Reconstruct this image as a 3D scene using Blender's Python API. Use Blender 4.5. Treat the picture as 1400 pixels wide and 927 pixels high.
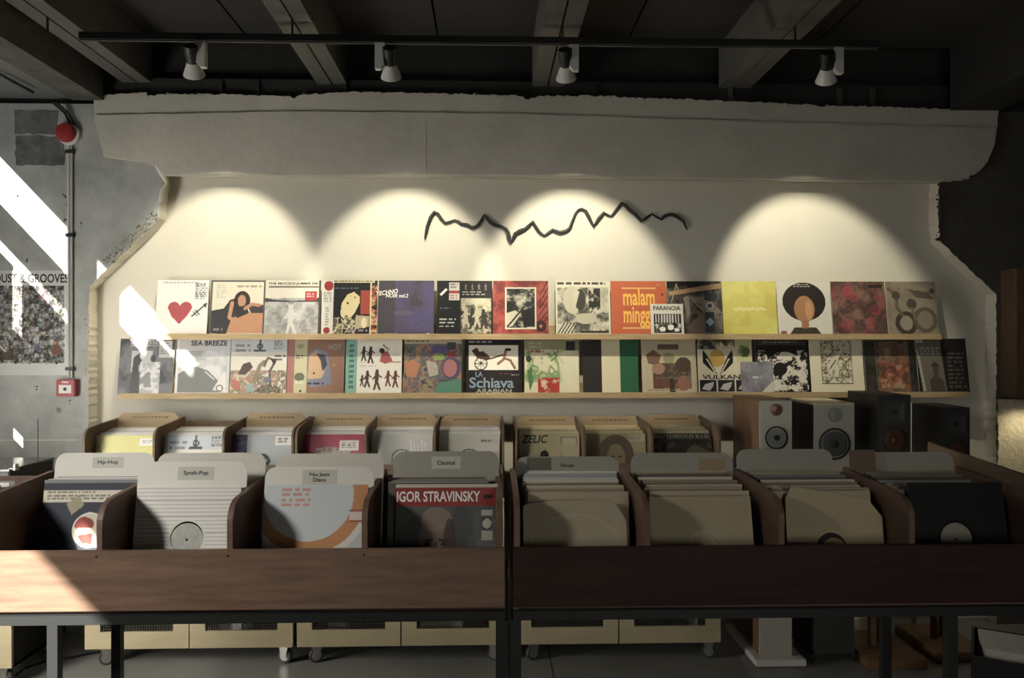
import bpy, bmesh, math, random
import numpy as np
from mathutils import Vector, Matrix

for o in list(bpy.data.objects):
    bpy.data.objects.remove(o, do_unlink=True)
scene = bpy.context.scene
COL = scene.collection
R = math.radians
random.seed(7)

# ------------------------------------------------------------------ camera
F = 1089.0
YAW = 1.68
CAMZ = 1.63
cam_d = bpy.data.cameras.new('camera')
cam_d.sensor_width = 36.0
cam_d.lens = F / 1400.0 * 36.0
cam_d.clip_start = 0.02
cam = bpy.data.objects.new('camera', cam_d)
COL.objects.link(cam)
cam.location = (0, 0, CAMZ)
cam.rotation_euler = (R(90), 0, R(-YAW))
scene.camera = cam

# ------------------------------------------------------------------ world, sun, daylight, exposure
w = bpy.data.worlds.new('world')
scene.world = w
w.use_nodes = True
w.node_tree.nodes['Background'].inputs[0].default_value = (0.55, 0.68, 0.85, 1)
w.node_tree.nodes['Background'].inputs[1].default_value = 0.8

SUN = Vector((1.0, 1.25, -1.07)).normalized()      # travel direction of the sunlight
XW = -2.85                                          # inner face of the window wall
sd = bpy.data.lights.new('sun', 'SUN')
sd.energy = 32.0
sd.angle = R(0.7)
sd.color = (1.0, 0.95, 0.86)
sun = bpy.data.objects.new('sun', sd)
COL.objects.link(sun)
sun.location = (-6, -6, 6)
sun.rotation_euler = SUN.to_track_quat('-Z', 'Y').to_euler()

def daylight(name, loc, to, sx, sy, energy, spread):
    """area lamp: sky light by the side windows, and the added fill behind the camera"""
    d = bpy.data.lights.new(name, 'AREA')
    d.shape = 'RECTANGLE'
    d.size = sx
    d.size_y = sy
    d.energy = energy
    d.color = (1.0, 0.97, 0.90)
    d.spread = R(spread)
    o = bpy.data.objects.new(name, d)
    COL.objects.link(o)
    o.location = loc
    o.rotation_euler = (Vector(to) - Vector(loc)).to_track_quat('-Z', 'Y').to_euler()
    return o


daylight('window_daylight', (XW + 0.05, 0.40, 2.48), (-1.35, 2.4, 1.1), 0.36, 0.36, 12, 64)
daylight('door_daylight', (XW + 0.05, 2.85, 1.05), (-1.0, 4.5, 1.0), 0.55, 1.5, 42, 150)
daylight('added_front_fill', (1.6, -3.05, 1.7), (1.45, 3, 1.2), 1.6, 1.4, 4.6, 58)  # soft fill added behind the camera for the right-hand bins

vs = scene.view_settings
vs.view_transform = 'Standard'
vs.look = 'None'
vs.gamma = 1.0
vs.use_curve_mapping = False
vs.exposure = 0.0


# ------------------------------------------------------------------ helpers
def P(px, py, Y):
    """point of the place that the photograph shows at (px,py), on the plane y=Y"""
    t = R(YAW)
    dx = (px - 700.0) / F
    dz = -(py - 463.5) / F
    d = Vector((math.cos(t) * dx + math.sin(t), math.cos(t) - math.sin(t) * dx, dz))
    k = Y / d.y
    return Vector((d.x * k, Y, CAMZ + d.z * k))


def PX(px, Y):
    return P(px, 463.5, Y).x


def PZ(px, py, Y):
    return P(px, py, Y).z


def lin(c):
    out = []
    for v in c:
        v = v / 255.0
        out.append(v / 12.92 if v <= 0.04045 else ((v + 0.055) / 1.055) ** 2.4)
    return tuple(out)


MATS = {}


def mat(name, rgb, rough=0.6, metal=0.0, var=0.0, vscale=6.0, bump=0.0, bscale=40.0, stretch=(1, 1, 1), rgb2=None, coat=0.0, spec=0.5):
    if name in MATS:
        return MATS[name]
    m = bpy.data.materials.new(name)
    m.use_nodes = True
    nt = m.node_tree
    b = nt.nodes['Principled BSDF']
    c = lin(rgb)
    b.inputs['Base Color'].default_value = (*c, 1)
    b.inputs['Roughness'].default_value = rough
    b.inputs['Metallic'].default_value = metal
    b.inputs['Specular IOR Level'].default_value = spec
    b.inputs['Coat Weight'].default_value = coat
    if var > 0 or bump > 0 or rgb2:
        tc = nt.nodes.new('ShaderNodeTexCoord')
        mp = nt.nodes.new('ShaderNodeMapping')
        mp.inputs['Scale'].default_value = stretch
        nt.links.new(tc.outputs['Object'], mp.inputs[0])
    if var > 0 or rgb2:
        n = nt.nodes.new('ShaderNodeTexNoise')
        n.inputs['Scale'].default_value = vscale
        n.inputs['Detail'].default_value = 8
        n.inputs['Roughness'].default_value = 0.65
        nt.links.new(mp.outputs[0], n.inputs['Vector'])
        r = nt.nodes.new('ShaderNodeValToRGB')
        e = r.color_ramp.elements
        e[0].position = 0.3
        e[1].position = 0.7
        c2 = lin(rgb2) if rgb2 else tuple(v * (1 - var) for v in c)
        e[0].color = (*c2, 1)
        e[1].color = (*c, 1)
        nt.links.new(n.outputs['Fac'], r.inputs[0])
        nt.links.new(r.outputs[0], b.inputs['Base Color'])
    if bump > 0:
        n2 = nt.nodes.new('ShaderNodeTexNoise')
        n2.inputs['Scale'].default_value = bscale
        n2.inputs['Detail'].default_value = 6
        nt.links.new(mp.outputs[0], n2.inputs['Vector'])
        bp = nt.nodes.new('ShaderNodeBump')
        bp.inputs['Strength'].default_value = bump
        bp.inputs['Distance'].default_value = 0.01
        nt.links.new(n2.outputs['Fac'], bp.inputs['Height'])
        nt.links.new(bp.outputs[0], b.inputs['Normal'])
    MATS[name] = m
    return m


def art_mat(name, rough, coat=0.0):
    m = bpy.data.materials.new(name)
    m.use_nodes = True
    nt = m.node_tree
    b = nt.nodes['Principled BSDF']
    a = nt.nodes.new('ShaderNodeVertexColor')
    a.layer_name = 'print'
    nt.links.new(a.outputs[0], b.inputs['Base Color'])
    b.inputs['Roughness'].default_value = rough
    b.inputs['Specular IOR Level'].default_value = 0.25
    b.inputs['Coat Weight'].default_value = coat
    b.inputs['Coat Roughness'].default_value = 0.3
    MATS[name] = m
    return m


M_ART = art_mat('printed_card', 0.55)
M_GLOSS = art_mat('printed_card_in_clear_sleeve', 0.45, 0.2)
M_WALL = mat('white_wall_paint', (208, 203, 188), 0.75, var=0.06, vscale=3, bump=0.06, bscale=30)
M_BEAM = mat('painted_concrete', (208, 202, 187), 0.85, var=0.2, vscale=3.2, bump=0.4, bscale=22)
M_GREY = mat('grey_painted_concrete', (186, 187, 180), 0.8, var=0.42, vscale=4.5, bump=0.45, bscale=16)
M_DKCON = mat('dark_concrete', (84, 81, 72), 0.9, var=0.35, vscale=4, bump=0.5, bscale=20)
M_REVEAL = mat('cream_reveal', (226, 220, 204), 0.8, var=0.1, vscale=5, bump=0.15)
M_RUBBLE = mat('broken_plaster', (170, 166, 154), 0.95, var=0.5, vscale=40, bump=0.6, bscale=80)
M_DKRUB = mat('broken_concrete_dark', (84, 80, 72), 0.95, var=0.5, vscale=40, bump=0.6, bscale=80)
M_DKRUB2 = mat('broken_plaster_mottled', (190, 186, 174), 0.95, vscale=60, rgb2=(70, 68, 60), bump=0.6, bscale=80)
M_BLOCK = mat('exposed_block', (128, 128, 122), 0.95, rgb2=(78, 78, 74), vscale=9, bump=0.7, bscale=40)
M_FLOOR = mat('grey_concrete_floor', (150, 149, 141), 0.38, var=0.3, vscale=2.5, bump=0.05, bscale=30)
M_CEIL = mat('dark_ceiling_board', (62, 60, 56), 0.9, var=0.2, vscale=2)
M_JOIST = mat('grey_joist', (104, 102, 95), 0.85, var=0.25, vscale=4, stretch=(6, 0.6, 6), bump=0.15)
M_STEELBEAM = mat('dark_beam', (50, 49, 46), 0.8, var=0.4, vscale=7, bump=0.3)
M_CEILL = mat('grey_soffit_board', (112, 112, 107), 0.85, var=0.2, vscale=3)
M_ROUGHBEAM = mat('rough_grey_beam', (98, 97, 90), 0.95, var=0.5, vscale=8, bump=0.7, bscale=30)
M_BLACK = mat('black_metal', (22, 22, 22), 0.45)
M_DKSTEEL = mat('dark_steel', (44, 45, 45), 0.45, 0.3)
M_WHITEP = mat('white_plastic', (214, 212, 204), 0.4)
M_PINE = mat('pine_shelf', (188, 166, 126), 0.6, vscale=6, stretch=(1.2, 18, 18), rgb2=(158, 134, 96), bump=0.05)
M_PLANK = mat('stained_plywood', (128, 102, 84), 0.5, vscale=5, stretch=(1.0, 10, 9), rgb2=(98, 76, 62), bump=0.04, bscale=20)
M_PLANK2 = mat('shaded_plywood', (62, 42, 36), 0.5, vscale=5, stretch=(1.0, 10, 9), rgb2=(44, 30, 26), bump=0.04, bscale=20, spec=0.2)  # darker copy of the plank; weak light on the right put into colour
M_BINWOOD = mat('bin_wood', (116, 90, 75), 0.55, vscale=5, stretch=(9, 1, 9), rgb2=(96, 74, 61), bump=0.04)
M_TANWOOD = mat('tan_mdf', (120, 100, 80), 0.6, vscale=5, stretch=(6, 1, 6), rgb2=(100, 82, 64))
M_BRASS = mat('brushed_brass', (200, 186, 152), 0.42, 0.45, var=0.18, vscale=3, stretch=(1, 1, 3))
M_DARKIN = mat('dark_interior', (30, 29, 27), 0.8)
M_WIRE = mat('wire', (120, 116, 104), 0.4, 0.7)
M_CHROME = mat('caster_steel', (170, 168, 160), 0.3, 0.8)
M_RUBBER = mat('caster_rubber', (66, 66, 66), 0.5)
M_RED = mat('alarm_red', (156, 40, 44), 0.4)
M_CONDUIT = mat('conduit_grey', (192, 192, 186), 0.5)
M_CARDW = mat('white_card', (205, 202, 192), 0.6)
M_CARDW2 = mat('darker_white_card', (188, 184, 172), 0.6)  # darker copy of the white card, in place of shading behind front cards
M_CARDG = mat('grey_card', (150, 146, 134), 0.6)
M_CARDT = mat('tan_card', (158, 138, 108), 0.65)
M_LABELP = mat('label_paper', (180, 178, 166), 0.6)
M_INK = mat('ink', (28, 26, 26), 0.6)
M_INKW = mat('white_ink', (236, 232, 224), 0.6)
M_INKO = mat('ochre_ink', (232, 178, 84), 0.6)
M_INKB = mat('pale_blue_ink', (122, 136, 148), 0.6)
M_INKT = mat('grey_ink', (150, 146, 138), 0.6)
M_VINYL = mat('black_vinyl', (14, 14, 15), 0.25)
M_PANE = mat('added_pane', (210, 214, 214), 0.5)
M_WALNUT = mat('walnut_veneer', (136, 106, 78), 0.5, vscale=4, stretch=(8, 8, 1), rgb2=(112, 84, 60))
M_SPKGREY = mat('speaker_grey', (150, 148, 138), 0.45)
M_SPKBLK = mat('speaker_black', (24, 24, 23), 0.5)
M_CONE = mat('cone_grey', (120, 120, 116), 0.5)
M_COPPER = mat('copper_cone', (92, 62, 50), 0.4, 0.6)
M_BRONZE = mat('bronze', (128, 100, 80), 0.4, 0.5)
M_STANDW = mat('stand_wood', (138, 104, 72), 0.55, vscale=5, stretch=(1, 9, 9), rgb2=(108, 78, 52))
M_OUTW = mat('plaster_side_wall', (110, 108, 102), 0.85, var=0.15, vscale=2)


def add_knots(m, scale, thr, col):
    nt = m.node_tree
    b = nt.nodes['Principled BSDF']
    src = b.inputs['Base Color'].links[0].from_socket
    tc = nt.nodes.new('ShaderNodeTexCoord')
    v = nt.nodes.new('ShaderNodeTexVoronoi')
    v.inputs['Scale'].default_value = scale
    nz = nt.nodes.new('ShaderNodeTexNoise')
    nz.inputs['Scale'].default_value = 14
    mx = nt.nodes.new('ShaderNodeMix')
    mx.data_type = 'VECTOR'
    mx.inputs['Factor'].default_value = 0.06
    nt.links.new(tc.outputs['Object'], mx.inputs[4])
    nt.links.new(nz.outputs['Color'], mx.inputs[5])
    nt.links.new(mx.outputs[1], v.inputs['Vector'])
    r = nt.nodes.new('ShaderNodeValToRGB')
    r.color_ramp.elements[0].position = thr * .4
    r.color_ramp.elements[1].position = thr
    r.color_ramp.elements[0].color = (1, 1, 1, 1)
    r.color_ramp.elements[1].color = (0, 0, 0, 1)
    nt.links.new(v.outputs['Distance'], r.inputs[0])
    mc = nt.nodes.new('ShaderNodeMix')
    mc.data_type = 'RGBA'
    nt.links.new(r.outputs[0], mc.inputs['Factor'])
    nt.links.new(src, mc.inputs[6])
    mc.inputs[7].default_value = (*lin(col), 1)
    nt.links.new(mc.outputs[2], b.inputs['Base Color'])


add_knots(M_PLANK, 3.2, .16, (78, 58, 46))
add_knots(M_GREY, 5.0, .12, (120, 120, 114))


class MB:
    def __init__(s):
        s.v = []
        s.f = []
        s.mi = []

    def box(s, x0, x1, y0, y1, z0, z1, mi=0):
        n = len(s.v)
        s.v += [(x0, y0, z0), (x1, y0, z0), (x1, y1, z0), (x0, y1, z0), (x0, y0, z1), (x1, y0, z1), (x1, y1, z1), (x0, y1, z1)]
        for q in ((0, 3, 2, 1), (4, 5, 6, 7), (0, 1, 5, 4), (1, 2, 6, 5), (2, 3, 7, 6), (3, 0, 4, 7)):
            s.f.append(tuple(n + i for i in q))
            s.mi.append(mi)
        return s

    def prism(s, pts, a0, a1, axis='y', mi_front=0, mi_side=0):
        """polygon in the plane across `axis`, extruded from a0 to a1. y: pts are (x,z); x: pts are (y,z); z: pts are (x,y)"""
        def mk(p, a):
            return {'y': (p[0], a, p[1]), 'x': (a, p[0], p[1]), 'z': (p[0], p[1], a)}[axis]
        n = len(s.v)
        k = len(pts)
        s.v += [mk(p, a0) for p in pts] + [mk(p, a1) for p in pts]
        s.f.append(tuple(range(n, n + k)))
        s.mi.append(mi_front)
        s.f.append(tuple(range(n + 2 * k - 1, n + k - 1, -1)))
        s.mi.append(mi_front)
        for i in range(k):
            j = (i + 1) % k
            s.f.append((n + i, n + k + i, n + k + j, n + j))
            s.mi.append(mi_side)
        return s

    def lathe(s, prof, c, axis, seg=24, mi=0):
        """prof: list of (radius, height along axis)"""
        ax = Vector(axis).normalized()
        u = ax.orthogonal().normalized()
        vv = ax.cross(u)
        c = Vector(c)
        n = len(s.v)
        for (r, h) in prof:
            for i in range(seg):
                a = 2 * math.pi * i / seg
                s.v.append(tuple(c + ax * h + (u * math.cos(a) + vv * math.sin(a)) * max(r, 1e-5)))
        for j in range(len(prof) - 1):
            for i in range(seg):
                i2 = (i + 1) % seg
                s.f.append((n + j * seg + i, n + j * seg + i2, n + (j + 1) * seg + i2, n + (j + 1) * seg + i))
                s.mi.append(mi)
        s.f.append(tuple(n + i for i in range(seg - 1, -1, -1)))
        s.mi.append(mi)
        e = n + (len(prof) - 1) * seg
        s.f.append(tuple(e + i for i in range(seg)))
        s.mi.append(mi)
        return s

    def cyl(s, a, b, r, seg=16, mi=0):
        a = Vector(a)
        b = Vector(b)
        return s.lathe([(r, 0), (r, (b - a).length)], a, b - a, seg, mi)

    def tube(s, pts, r, seg=8, mi=0):
        pts = [Vector(p) for p in pts]
        rs = r if isinstance(r, (list, tuple)) else [r] * len(pts)
        n = len(s.v)
        ref = Vector((0, 1, 0.001))
        for i, p in enumerate(pts):
            t = (pts[min(i + 1, len(pts) - 1)] - pts[max(i - 1, 0)]).normalized()
            u = t.cross(ref)
            if u.length < 1e-4:
                u = t.orthogonal()
            u.normalize()
            vv = t.cross(u)
            for k in range(seg):
                a = 2 * math.pi * k / seg
                s.v.append(tuple(p + (u * math.cos(a) + vv * math.sin(a)) * rs[i]))
        for i in range(len(pts) - 1):
            for k in range(seg):
                k2 = (k + 1) % seg
                s.f.append((n + i * seg + k, n + i * seg + k2, n + (i + 1) * seg + k2, n + (i + 1) * seg + k))
                s.mi.append(mi)
        s.f.append(tuple(n + k for k in range(seg - 1, -1, -1)))
        s.mi.append(mi)
        e = n + (len(pts) - 1) * seg
        s.f.append(tuple(e + k for k in range(seg)))
        s.mi.append(mi)
        return s

    def chunk(s, c, r, rnd):
        """irregular little lump"""
        n = len(s.v)
        for d in ((1, 0, 0), (-1, 0, 0), (0, 1, 0), (0, -1, 0), (0, 0, 1), (0, 0, -1)):
            k = r * rnd.uniform(0.5, 1.2)
            s.v.append((c[0] + d[0] * k + rnd.uniform(-.3, .3) * r, c[1] + d[1] * k * .7, c[2] + d[2] * k + rnd.uniform(-.3, .3) * r))
        for q in ((0, 2, 4), (2, 1, 4), (1, 3, 4), (3, 0, 4), (2, 0, 5), (1, 2, 5), (3, 1, 5), (0, 3, 5)):
            s.f.append(tuple(n + i for i in q))
            s.mi.append(0)
        return s

    def mesh(s, name, mats, smooth=False, bevel=0.0):
        me = bpy.data.meshes.new(name)
        me.from_pydata(s.v, [], s.f)
        mats = mats if isinstance(mats, (list, tuple)) else [mats]
        for m in mats:
            me.materials.append(m)
        me.polygons.foreach_set('material_index', s.mi)
        bm = bmesh.new()
        bm.from_mesh(me)
        bmesh.ops.recalc_face_normals(bm, faces=bm.faces)
        if bevel > 0:
            bmesh.ops.bevel(bm, geom=list(bm.edges), offset=bevel, segments=2, affect='EDGES', clamp_overlap=True)
        bm.to_mesh(me)
        bm.free()
        if smooth:
            me.polygons.foreach_set('use_smooth', [True] * len(me.polygons))
            try:
                me.set_sharp_from_angle(angle=R(35))
            except Exception:
                pass
        me.update()
        return me

    def build(s, name, mats, parent=None, smooth=False, bevel=0.0):
        return obj(name, s.mesh(name, mats, smooth, bevel), parent)


def obj(name, me, parent=None):
    o = bpy.data.objects.new(name, me)
    COL.objects.link(o)
    if parent:
        o.parent = parent
    return o


def tag(o, label=None, cat=None, group=None, kind=None):
    if label:
        o['label'] = label
    if cat:
        o['category'] = cat
    if group:
        o['group'] = group
    if kind:
        o['kind'] = kind
    return o


def thing(name, label, cat, loc=(0, 0, 0), rz=0.0, group=None):
    o = bpy.data.objects.new(name, None)
    o.empty_display_size = 0.05
    COL.objects.link(o)
    o.location = loc
    o.rotation_euler = (0, 0, rz)
    return tag(o, label, cat, group)


def struct(o):
    o['kind'] = 'structure'
    return o


def copy_tree(o, parent=None):
    c = o.copy()
    COL.objects.link(c)
    if parent:
        c.parent = parent
    for ch in list(o.children):
        copy_tree(ch, c)
    return c


# ------------------------------------------------------------------ lettering, made once
TEXT = ['DUST & GROOVES', 'THE MOCKO-JUMBIE DR', 'TECHNO', 'NOIR vol.2', 'malam', 'minggu', 'PARANOIA', 'SEA BREEZE', 'VULKANS', 'LA', 'Schiava',
        'ARABIAN', 'IGOR STRAVINSKY', 'Synth-Pop', 'Hip-Hop', 'Classical', 'Nu Jazz', 'Disco', 'House', 'ZELIC', 'NOTORIOUS B.I.G', 'LP', 'HOT', 'Vida', 'FIRE']
FONT = {}
for t in TEXT:
    cu = bpy.data.curves.new('lettering', 'FONT')
    cu.body = t
    cu.align_x = 'CENTER'
    cu.size = 1.0
    cu.offset = 0.022
    cu.resolution_u = 3
    cu.fill_mode = 'BOTH'
    cu.extrude = 0.0
    FONT[t] = bpy.data.objects.new('tmp_text', cu)
    COL.objects.link(FONT[t])
dg = bpy.context.evaluated_depsgraph_get()
for t in TEXT:
    o = FONT[t]
    me = bpy.data.meshes.new_from_object(o.evaluated_get(dg))
    co = np.empty(len(me.vertices) * 3)
    me.vertices.foreach_get('co', co)
    co = co.reshape(-1, 3)
    FONT[t] = (me, co)
    bpy.data.objects.remove(o, do_unlink=True)


def lettering(parent, text, cx, cz, width, height, m, y=-0.0012, label=None, slant=0.0):
    """flat letters on a surface that faces -y; (cx,cz) is the centre in the parent's own space"""
    me0, co0 = FONT[text]
    me = me0.copy()
    co = co0
    x0, x1 = co[:, 0].min(), co[:, 0].max()
    y0, y1 = co[:, 1].min(), co[:, 1].max()
    xx = (co[:, 0] - (x0 + x1) / 2) / (x1 - x0) * width
    zz = (co[:, 1] - (y0 + y1) / 2) / (y1 - y0) * height
    n = np.empty_like(co)
    n[:, 0] = cx + xx + slant * zz
    n[:, 1] = y
    n[:, 2] = cz + zz
    me.vertices.foreach_set('co', n.ravel())
    me.materials.clear()
    me.materials.append(m)
    me.update()
    return obj('lettering', me, parent)


# ------------------------------------------------------------------ printed art on fine grids
def vnoise(n, scale, seed):
    rs = np.random.RandomState(seed)
    k = int(scale) + 2
    g = rs.rand(k, k)
    t = np.linspace(0, scale, n)
    i = np.floor(t).astype(int)
    f = t - i
    f = f * f * (3 - 2 * f)
    a = g[np.ix_(i, i)]
    b = g[np.ix_(i, i + 1)]
    c = g[np.ix_(i + 1, i)]
    d = g[np.ix_(i + 1, i + 1)]
    fx = f[None, :]
    fy = f[:, None]
    return (a * (1 - fx) + b * fx) * (1 - fy) + (c * (1 - fx) + d * fx) * fy


class Art:
    def __init__(s, n, bg):
        s.n = n
        t = np.linspace(0, 1, n + 1)
        s.u, s.v = np.meshgrid(t, t)
        s.c = np.empty((n + 1, n + 1, 3))
        s.c[:] = bg

    def put(s, m, c, a=1.0):
        s.c[m] = s.c[m] * (1 - a) + np.array(c, float) * a
        return s

    def r(s, u0, v0, u1, v1, c, a=1.0):
        return s.put((s.u >= u0) & (s.u <= u1) & (s.v >= v0) & (s.v <= v1), c, a)

    def e(s, cx, cy, rx, ry, c, rot=0.0, a=1.0):
        q = R(rot)
        du = s.u - cx
        dv = s.v - cy
        x = du * math.cos(q) + dv * math.sin(q)
        y = -du * math.sin(q) + dv * math.cos(q)
        return s.put((x / rx) ** 2 + (y / ry) ** 2 <= 1, c, a)

    def ring(s, cx, cy, r0, r1, c, a=1.0):
        d = np.hypot(s.u - cx, s.v - cy)
        return s.put((d >= r0) & (d <= r1), c, a)

    def p(s, pts, c, a=1.0):
        m = np.zeros_like(s.u, bool)
        k = len(pts)
        for i in range(k):
            x0, y0 = pts[i]
            x1, y1 = pts[(i + 1) % k]
            if y0 == y1:
                continue
            m ^= ((s.v >= min(y0, y1)) & (s.v < max(y0, y1)) & (s.u < (x1 - x0) * (s.v - y0) / (y1 - y0) + x0))
        return s.put(m, c, a)

    def l(s, pts, wd, c, a=1.0):
        m = np.zeros_like(s.u, bool)
        for (x0, y0), (x1, y1) in zip(pts[:-1], pts[1:]):
            L = (x1 - x0) ** 2 + (y1 - y0) ** 2 + 1e-9
            t = np.clip(((s.u - x0) * (x1 - x0) + (s.v - y0) * (y1 - y0)) / L, 0, 1)
            m |= np.hypot(s.u - x0 - t * (x1 - x0), s.v - y0 - t * (y1 - y0)) < wd / 2
        return s.put(m, c, a)

    def nz(s, u0, v0, u1, v1, scale, pal, seed=1, a=1.0, lo=0.15, hi=0.85):
        f = 0.5 * vnoise(s.n + 1, scale, seed) + 0.3 * vnoise(s.n + 1, scale * 2.3, seed + 50) + 0.2 * vnoise(s.n + 1, min(scale * 5.5, s.n * .6), seed + 90)
        m = (s.u >= u0) & (s.u <= u1) & (s.v >= v0) & (s.v <= v1)
        x = np.clip((f - .22) / .56 * len(pal) - .5, 0, len(pal) - 1.001)
        k = x.astype(int)
        q = np.clip((x - k - .5) * 2.2 + .5, 0, 1)[..., None]
        pa_ = np.array(pal, float)
        cc = pa_[k] * (1 - q) + pa_[np.minimum(k + 1, len(pal) - 1)] * q
        s.c[m] = s.c[m] * (1 - a) + cc[m] * a
        return s

    def t(s, u0, v0, u1, v1, rows, c, seed=1, fill=0.6, a=0.85):
        rs = np.random.RandomState(seed)
        h = (v1 - v0) / rows
        for i in range(rows):
            x = u0
            end = u1 - rs.rand() * 0.25 * (u1 - u0)
            while x < end:
                wd = (0.4 + rs.rand()) * h * 1.6
                s.r(x, v0 + i * h, min(x + wd, end), v0 + (i + fill) * h, c, a)
                x += wd + h * 0.5
        return s

    def fig(s, x, y, h, c, lean=0.0, c2=None):
        """small standing figure, feet at (x,y)"""
        c2 = c2 or c
        s.l([(x - .03 * h / .3, y), (x + lean * .4, y - .45 * h), (x + .05 * h / .3, y)], .11 * h, c)
        s.l([(x + lean * .4, y - .45 * h), (x + lean, y - .78 * h)], .2 * h, c2)
        s.l([(x + lean - .2 * h, y - .5 * h), (x + lean, y - .75 * h), (x + lean + .22 * h, y - .6 * h)], .08 * h, c)
        s.e(x + lean * 1.1, y - .9 * h, .085 * h, .1 * h, c)
        return s


def sleeve_mesh(name, art, W=0.31, H=0.31, T=0.004, m=M_ART, edge=(225, 220, 208), hole=None, warp=None):
    """a record sleeve: printed front (grid), plain sides and back. Front at y=0 facing -y, bottom edge at z=0.
    hole=(u,v,radius) leaves an opening in the front; warp cuts/skews the outline"""
    n = art.n
    k = n + 1
    uu = art.u.ravel()
    vv = art.v.ravel()
    verts = np.zeros((k * k, 3))
    if warp:
        top = np.interp(uu, [p[0] for p in warp], [p[1] for p in warp])
        vv2 = top + (1 - top) * vv
    else:
        vv2 = vv
    verts[:, 0] = (uu - 0.5) * W
    verts[:, 2] = (1 - vv2) * H
    idx = np.arange(k * k).reshape(k, k)
    quads = np.stack([idx[1:, :-1], idx[1:, 1:], idx[:-1, 1:], idx[:-1, :-1]], -1).reshape(-1, 4)
    if hole:
        cu = verts[quads].mean(1)
        hx = (hole[0] - 0.5) * W
        hz = (1 - hole[1]) * H
        quads = quads[np.hypot(cu[:, 0] - hx, cu[:, 2] - hz) > hole[2]]
    # rim loop for the sides
    rim = list(idx[-1, :]) + list(idx[-2::-1, -1]) + list(idx[0, -2::-1]) + list(idx[1:-1, 0])
    step = max(1, n // 8)
    rim = rim[::step] if not warp else rim
    nb = len(verts)
    rp = verts[rim].copy()
    fr = rp.copy()
    bk = rp.copy()
    bk[:, 1] = T
    allv = np.vstack([verts, fr, bk])
    L = len(rim)
    faces = [tuple(q) for q in quads.tolist()]
    for i in range(L):
        j = (i + 1) % L
        faces.append((nb + j, nb + i, nb + L + i, nb + L + j))
    faces.append(tuple(range(nb + 2 * L - 1, nb + L - 1, -1)))
    me = bpy.data.meshes.new(name)
    me.from_pydata(allv.tolist(), [], faces)
    ca = me.color_attributes.new('print', 'FLOAT_COLOR', 'POINT')
    c = np.ones((len(allv), 4))
    s = np.clip(art.c.reshape(-1, 3) / 255.0, 0, 1)
    s = (s * 0.78 + s.mean(1, keepdims=True) * 0.22) * 0.95     # pull print colours towards grey, slightly darker
    s = np.where(s <= 0.04045, s / 12.92, ((s + 0.055) / 1.055) ** 2.4)
    c[:nb, :3] = s
    c[nb:, :3] = lin(edge)
    ca.data.foreach_set('color', c.astype(np.float32).ravel())
    me.materials.append(m)
    me.update()
    return me


def disc_part(name, parent, cx, cz, r, y, m, seg=40):
    b = MB()
    b.lathe([(r, 0), (r, 0.0006)], (cx, y, cz), (0, 1, 0), seg)
    return b.build(name, m, parent)


def ring_part(name, parent, cx, cz, r0, r1, y, m, seg=48):
    b = MB()
    n = 0
    for i in range(seg):
        a = 2 * math.pi * i / seg
        for r, yy in ((r1, y), (r0, y), (r0, y + 0.003)):
            b.v.append((cx + r * math.cos(a), yy, cz + r * math.sin(a)))
    for i in range(seg):
        j = (i + 1) % seg
        b.f.append((3 * i, 3 * j, 3 * j + 1, 3 * i + 1))
        b.f.append((3 * i + 1, 3 * j + 1, 3 * j + 2, 3 * i + 2))
        b.mi += [0, 0]
    return b.build(name, m, parent)


# ================================================================== THE SETTING
YB = 4.47      # front of the concrete frame
YP = 4.57      # white panel inside the frame
XR = 3.55      # right side wall
YR = -3.2      # wall behind the camera
ZC = 3.30      # ceiling boards

# floor
struct(MB().box(XW - .1, XR + .1, YR - .1, 4.75, -0.1, 0.0).build('floor', M_FLOOR))
fl = bpy.data.objects['floor']
for y in (3.55,):
    pass
MB().box(0.31, 0.316, 1.6, 4.5, 0.0, 0.0012).build('floor_joint', M_DKCON, fl)

# white panel wall
wb = struct(MB().box(XW - .1, XR + .1, YP, YP + .12, 0, 2.94).build('wall_back', M_WALL))

# left concrete column with its haunch (front grey, returns cream)
rj = random.Random(3)


def jag(pts, amp, step, rnd):
    """break straight runs into a ragged line"""
    out = []
    for (a, b) in zip(pts[:-1], pts[1:]):
        L = math.hypot(b[0] - a[0], b[1] - a[1])
        n = max(1, int(L / step))
        for i in range(n):
            t = i / n
            k = 0 if i == 0 else amp
            out.append((a[0] + (b[0] - a[0]) * t + rnd.uniform(-k, k), a[1] + (b[1] - a[1]) * t + rnd.uniform(-k, k)))
    out.append(pts[-1])
    return out


def xz(px, py, Y):
    p = P(px, py, Y)
    return (p.x, p.z)


edgeL = [xz(122, 700, YB), xz(121, 520, YB), xz(121, 394, YB), xz(150, 364, YB), xz(206, 312, YB), xz(217, 298, YB), xz(220, 264, YB), xz(222, 244, YB), xz(222, 232, YB)]
edgeL[0] = (edgeL[1][0], 0.0)
ragL = jag(edgeL, 0.0045, 0.018, rj)
polyL = [(XW - .05, 0.0)] + ragL + [(edgeL[-1][0], 2.93), (XW - .05, 2.93)]
colL = struct(MB().prism(polyL, YB, YP + .002, 'y', 0, 1).build('wall_column_left', [M_GREY, M_REVEAL]))

edgeR = [xz(1362, 700, YB), xz(1362, 520, YB), xz(1362, 402, YB), xz(1330, 372, YB), xz(1285, 330, YB), xz(1283, 300, YB), xz(1284, 250, YB)]
edgeR[0] = (edgeR[1][0], 0.0)
ragR = jag(edgeR, 0.004, 0.02, rj)
polyR = [(XR + .05, 0.0)] + ragR + [(edgeR[-1][0], 2.93), (XR + .05, 2.93)]
colR = struct(MB().prism(polyR, YB, YP + .002, 'y', 0, 1).build('wall_column_right', [M_DKCON, M_REVEAL]))
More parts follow.
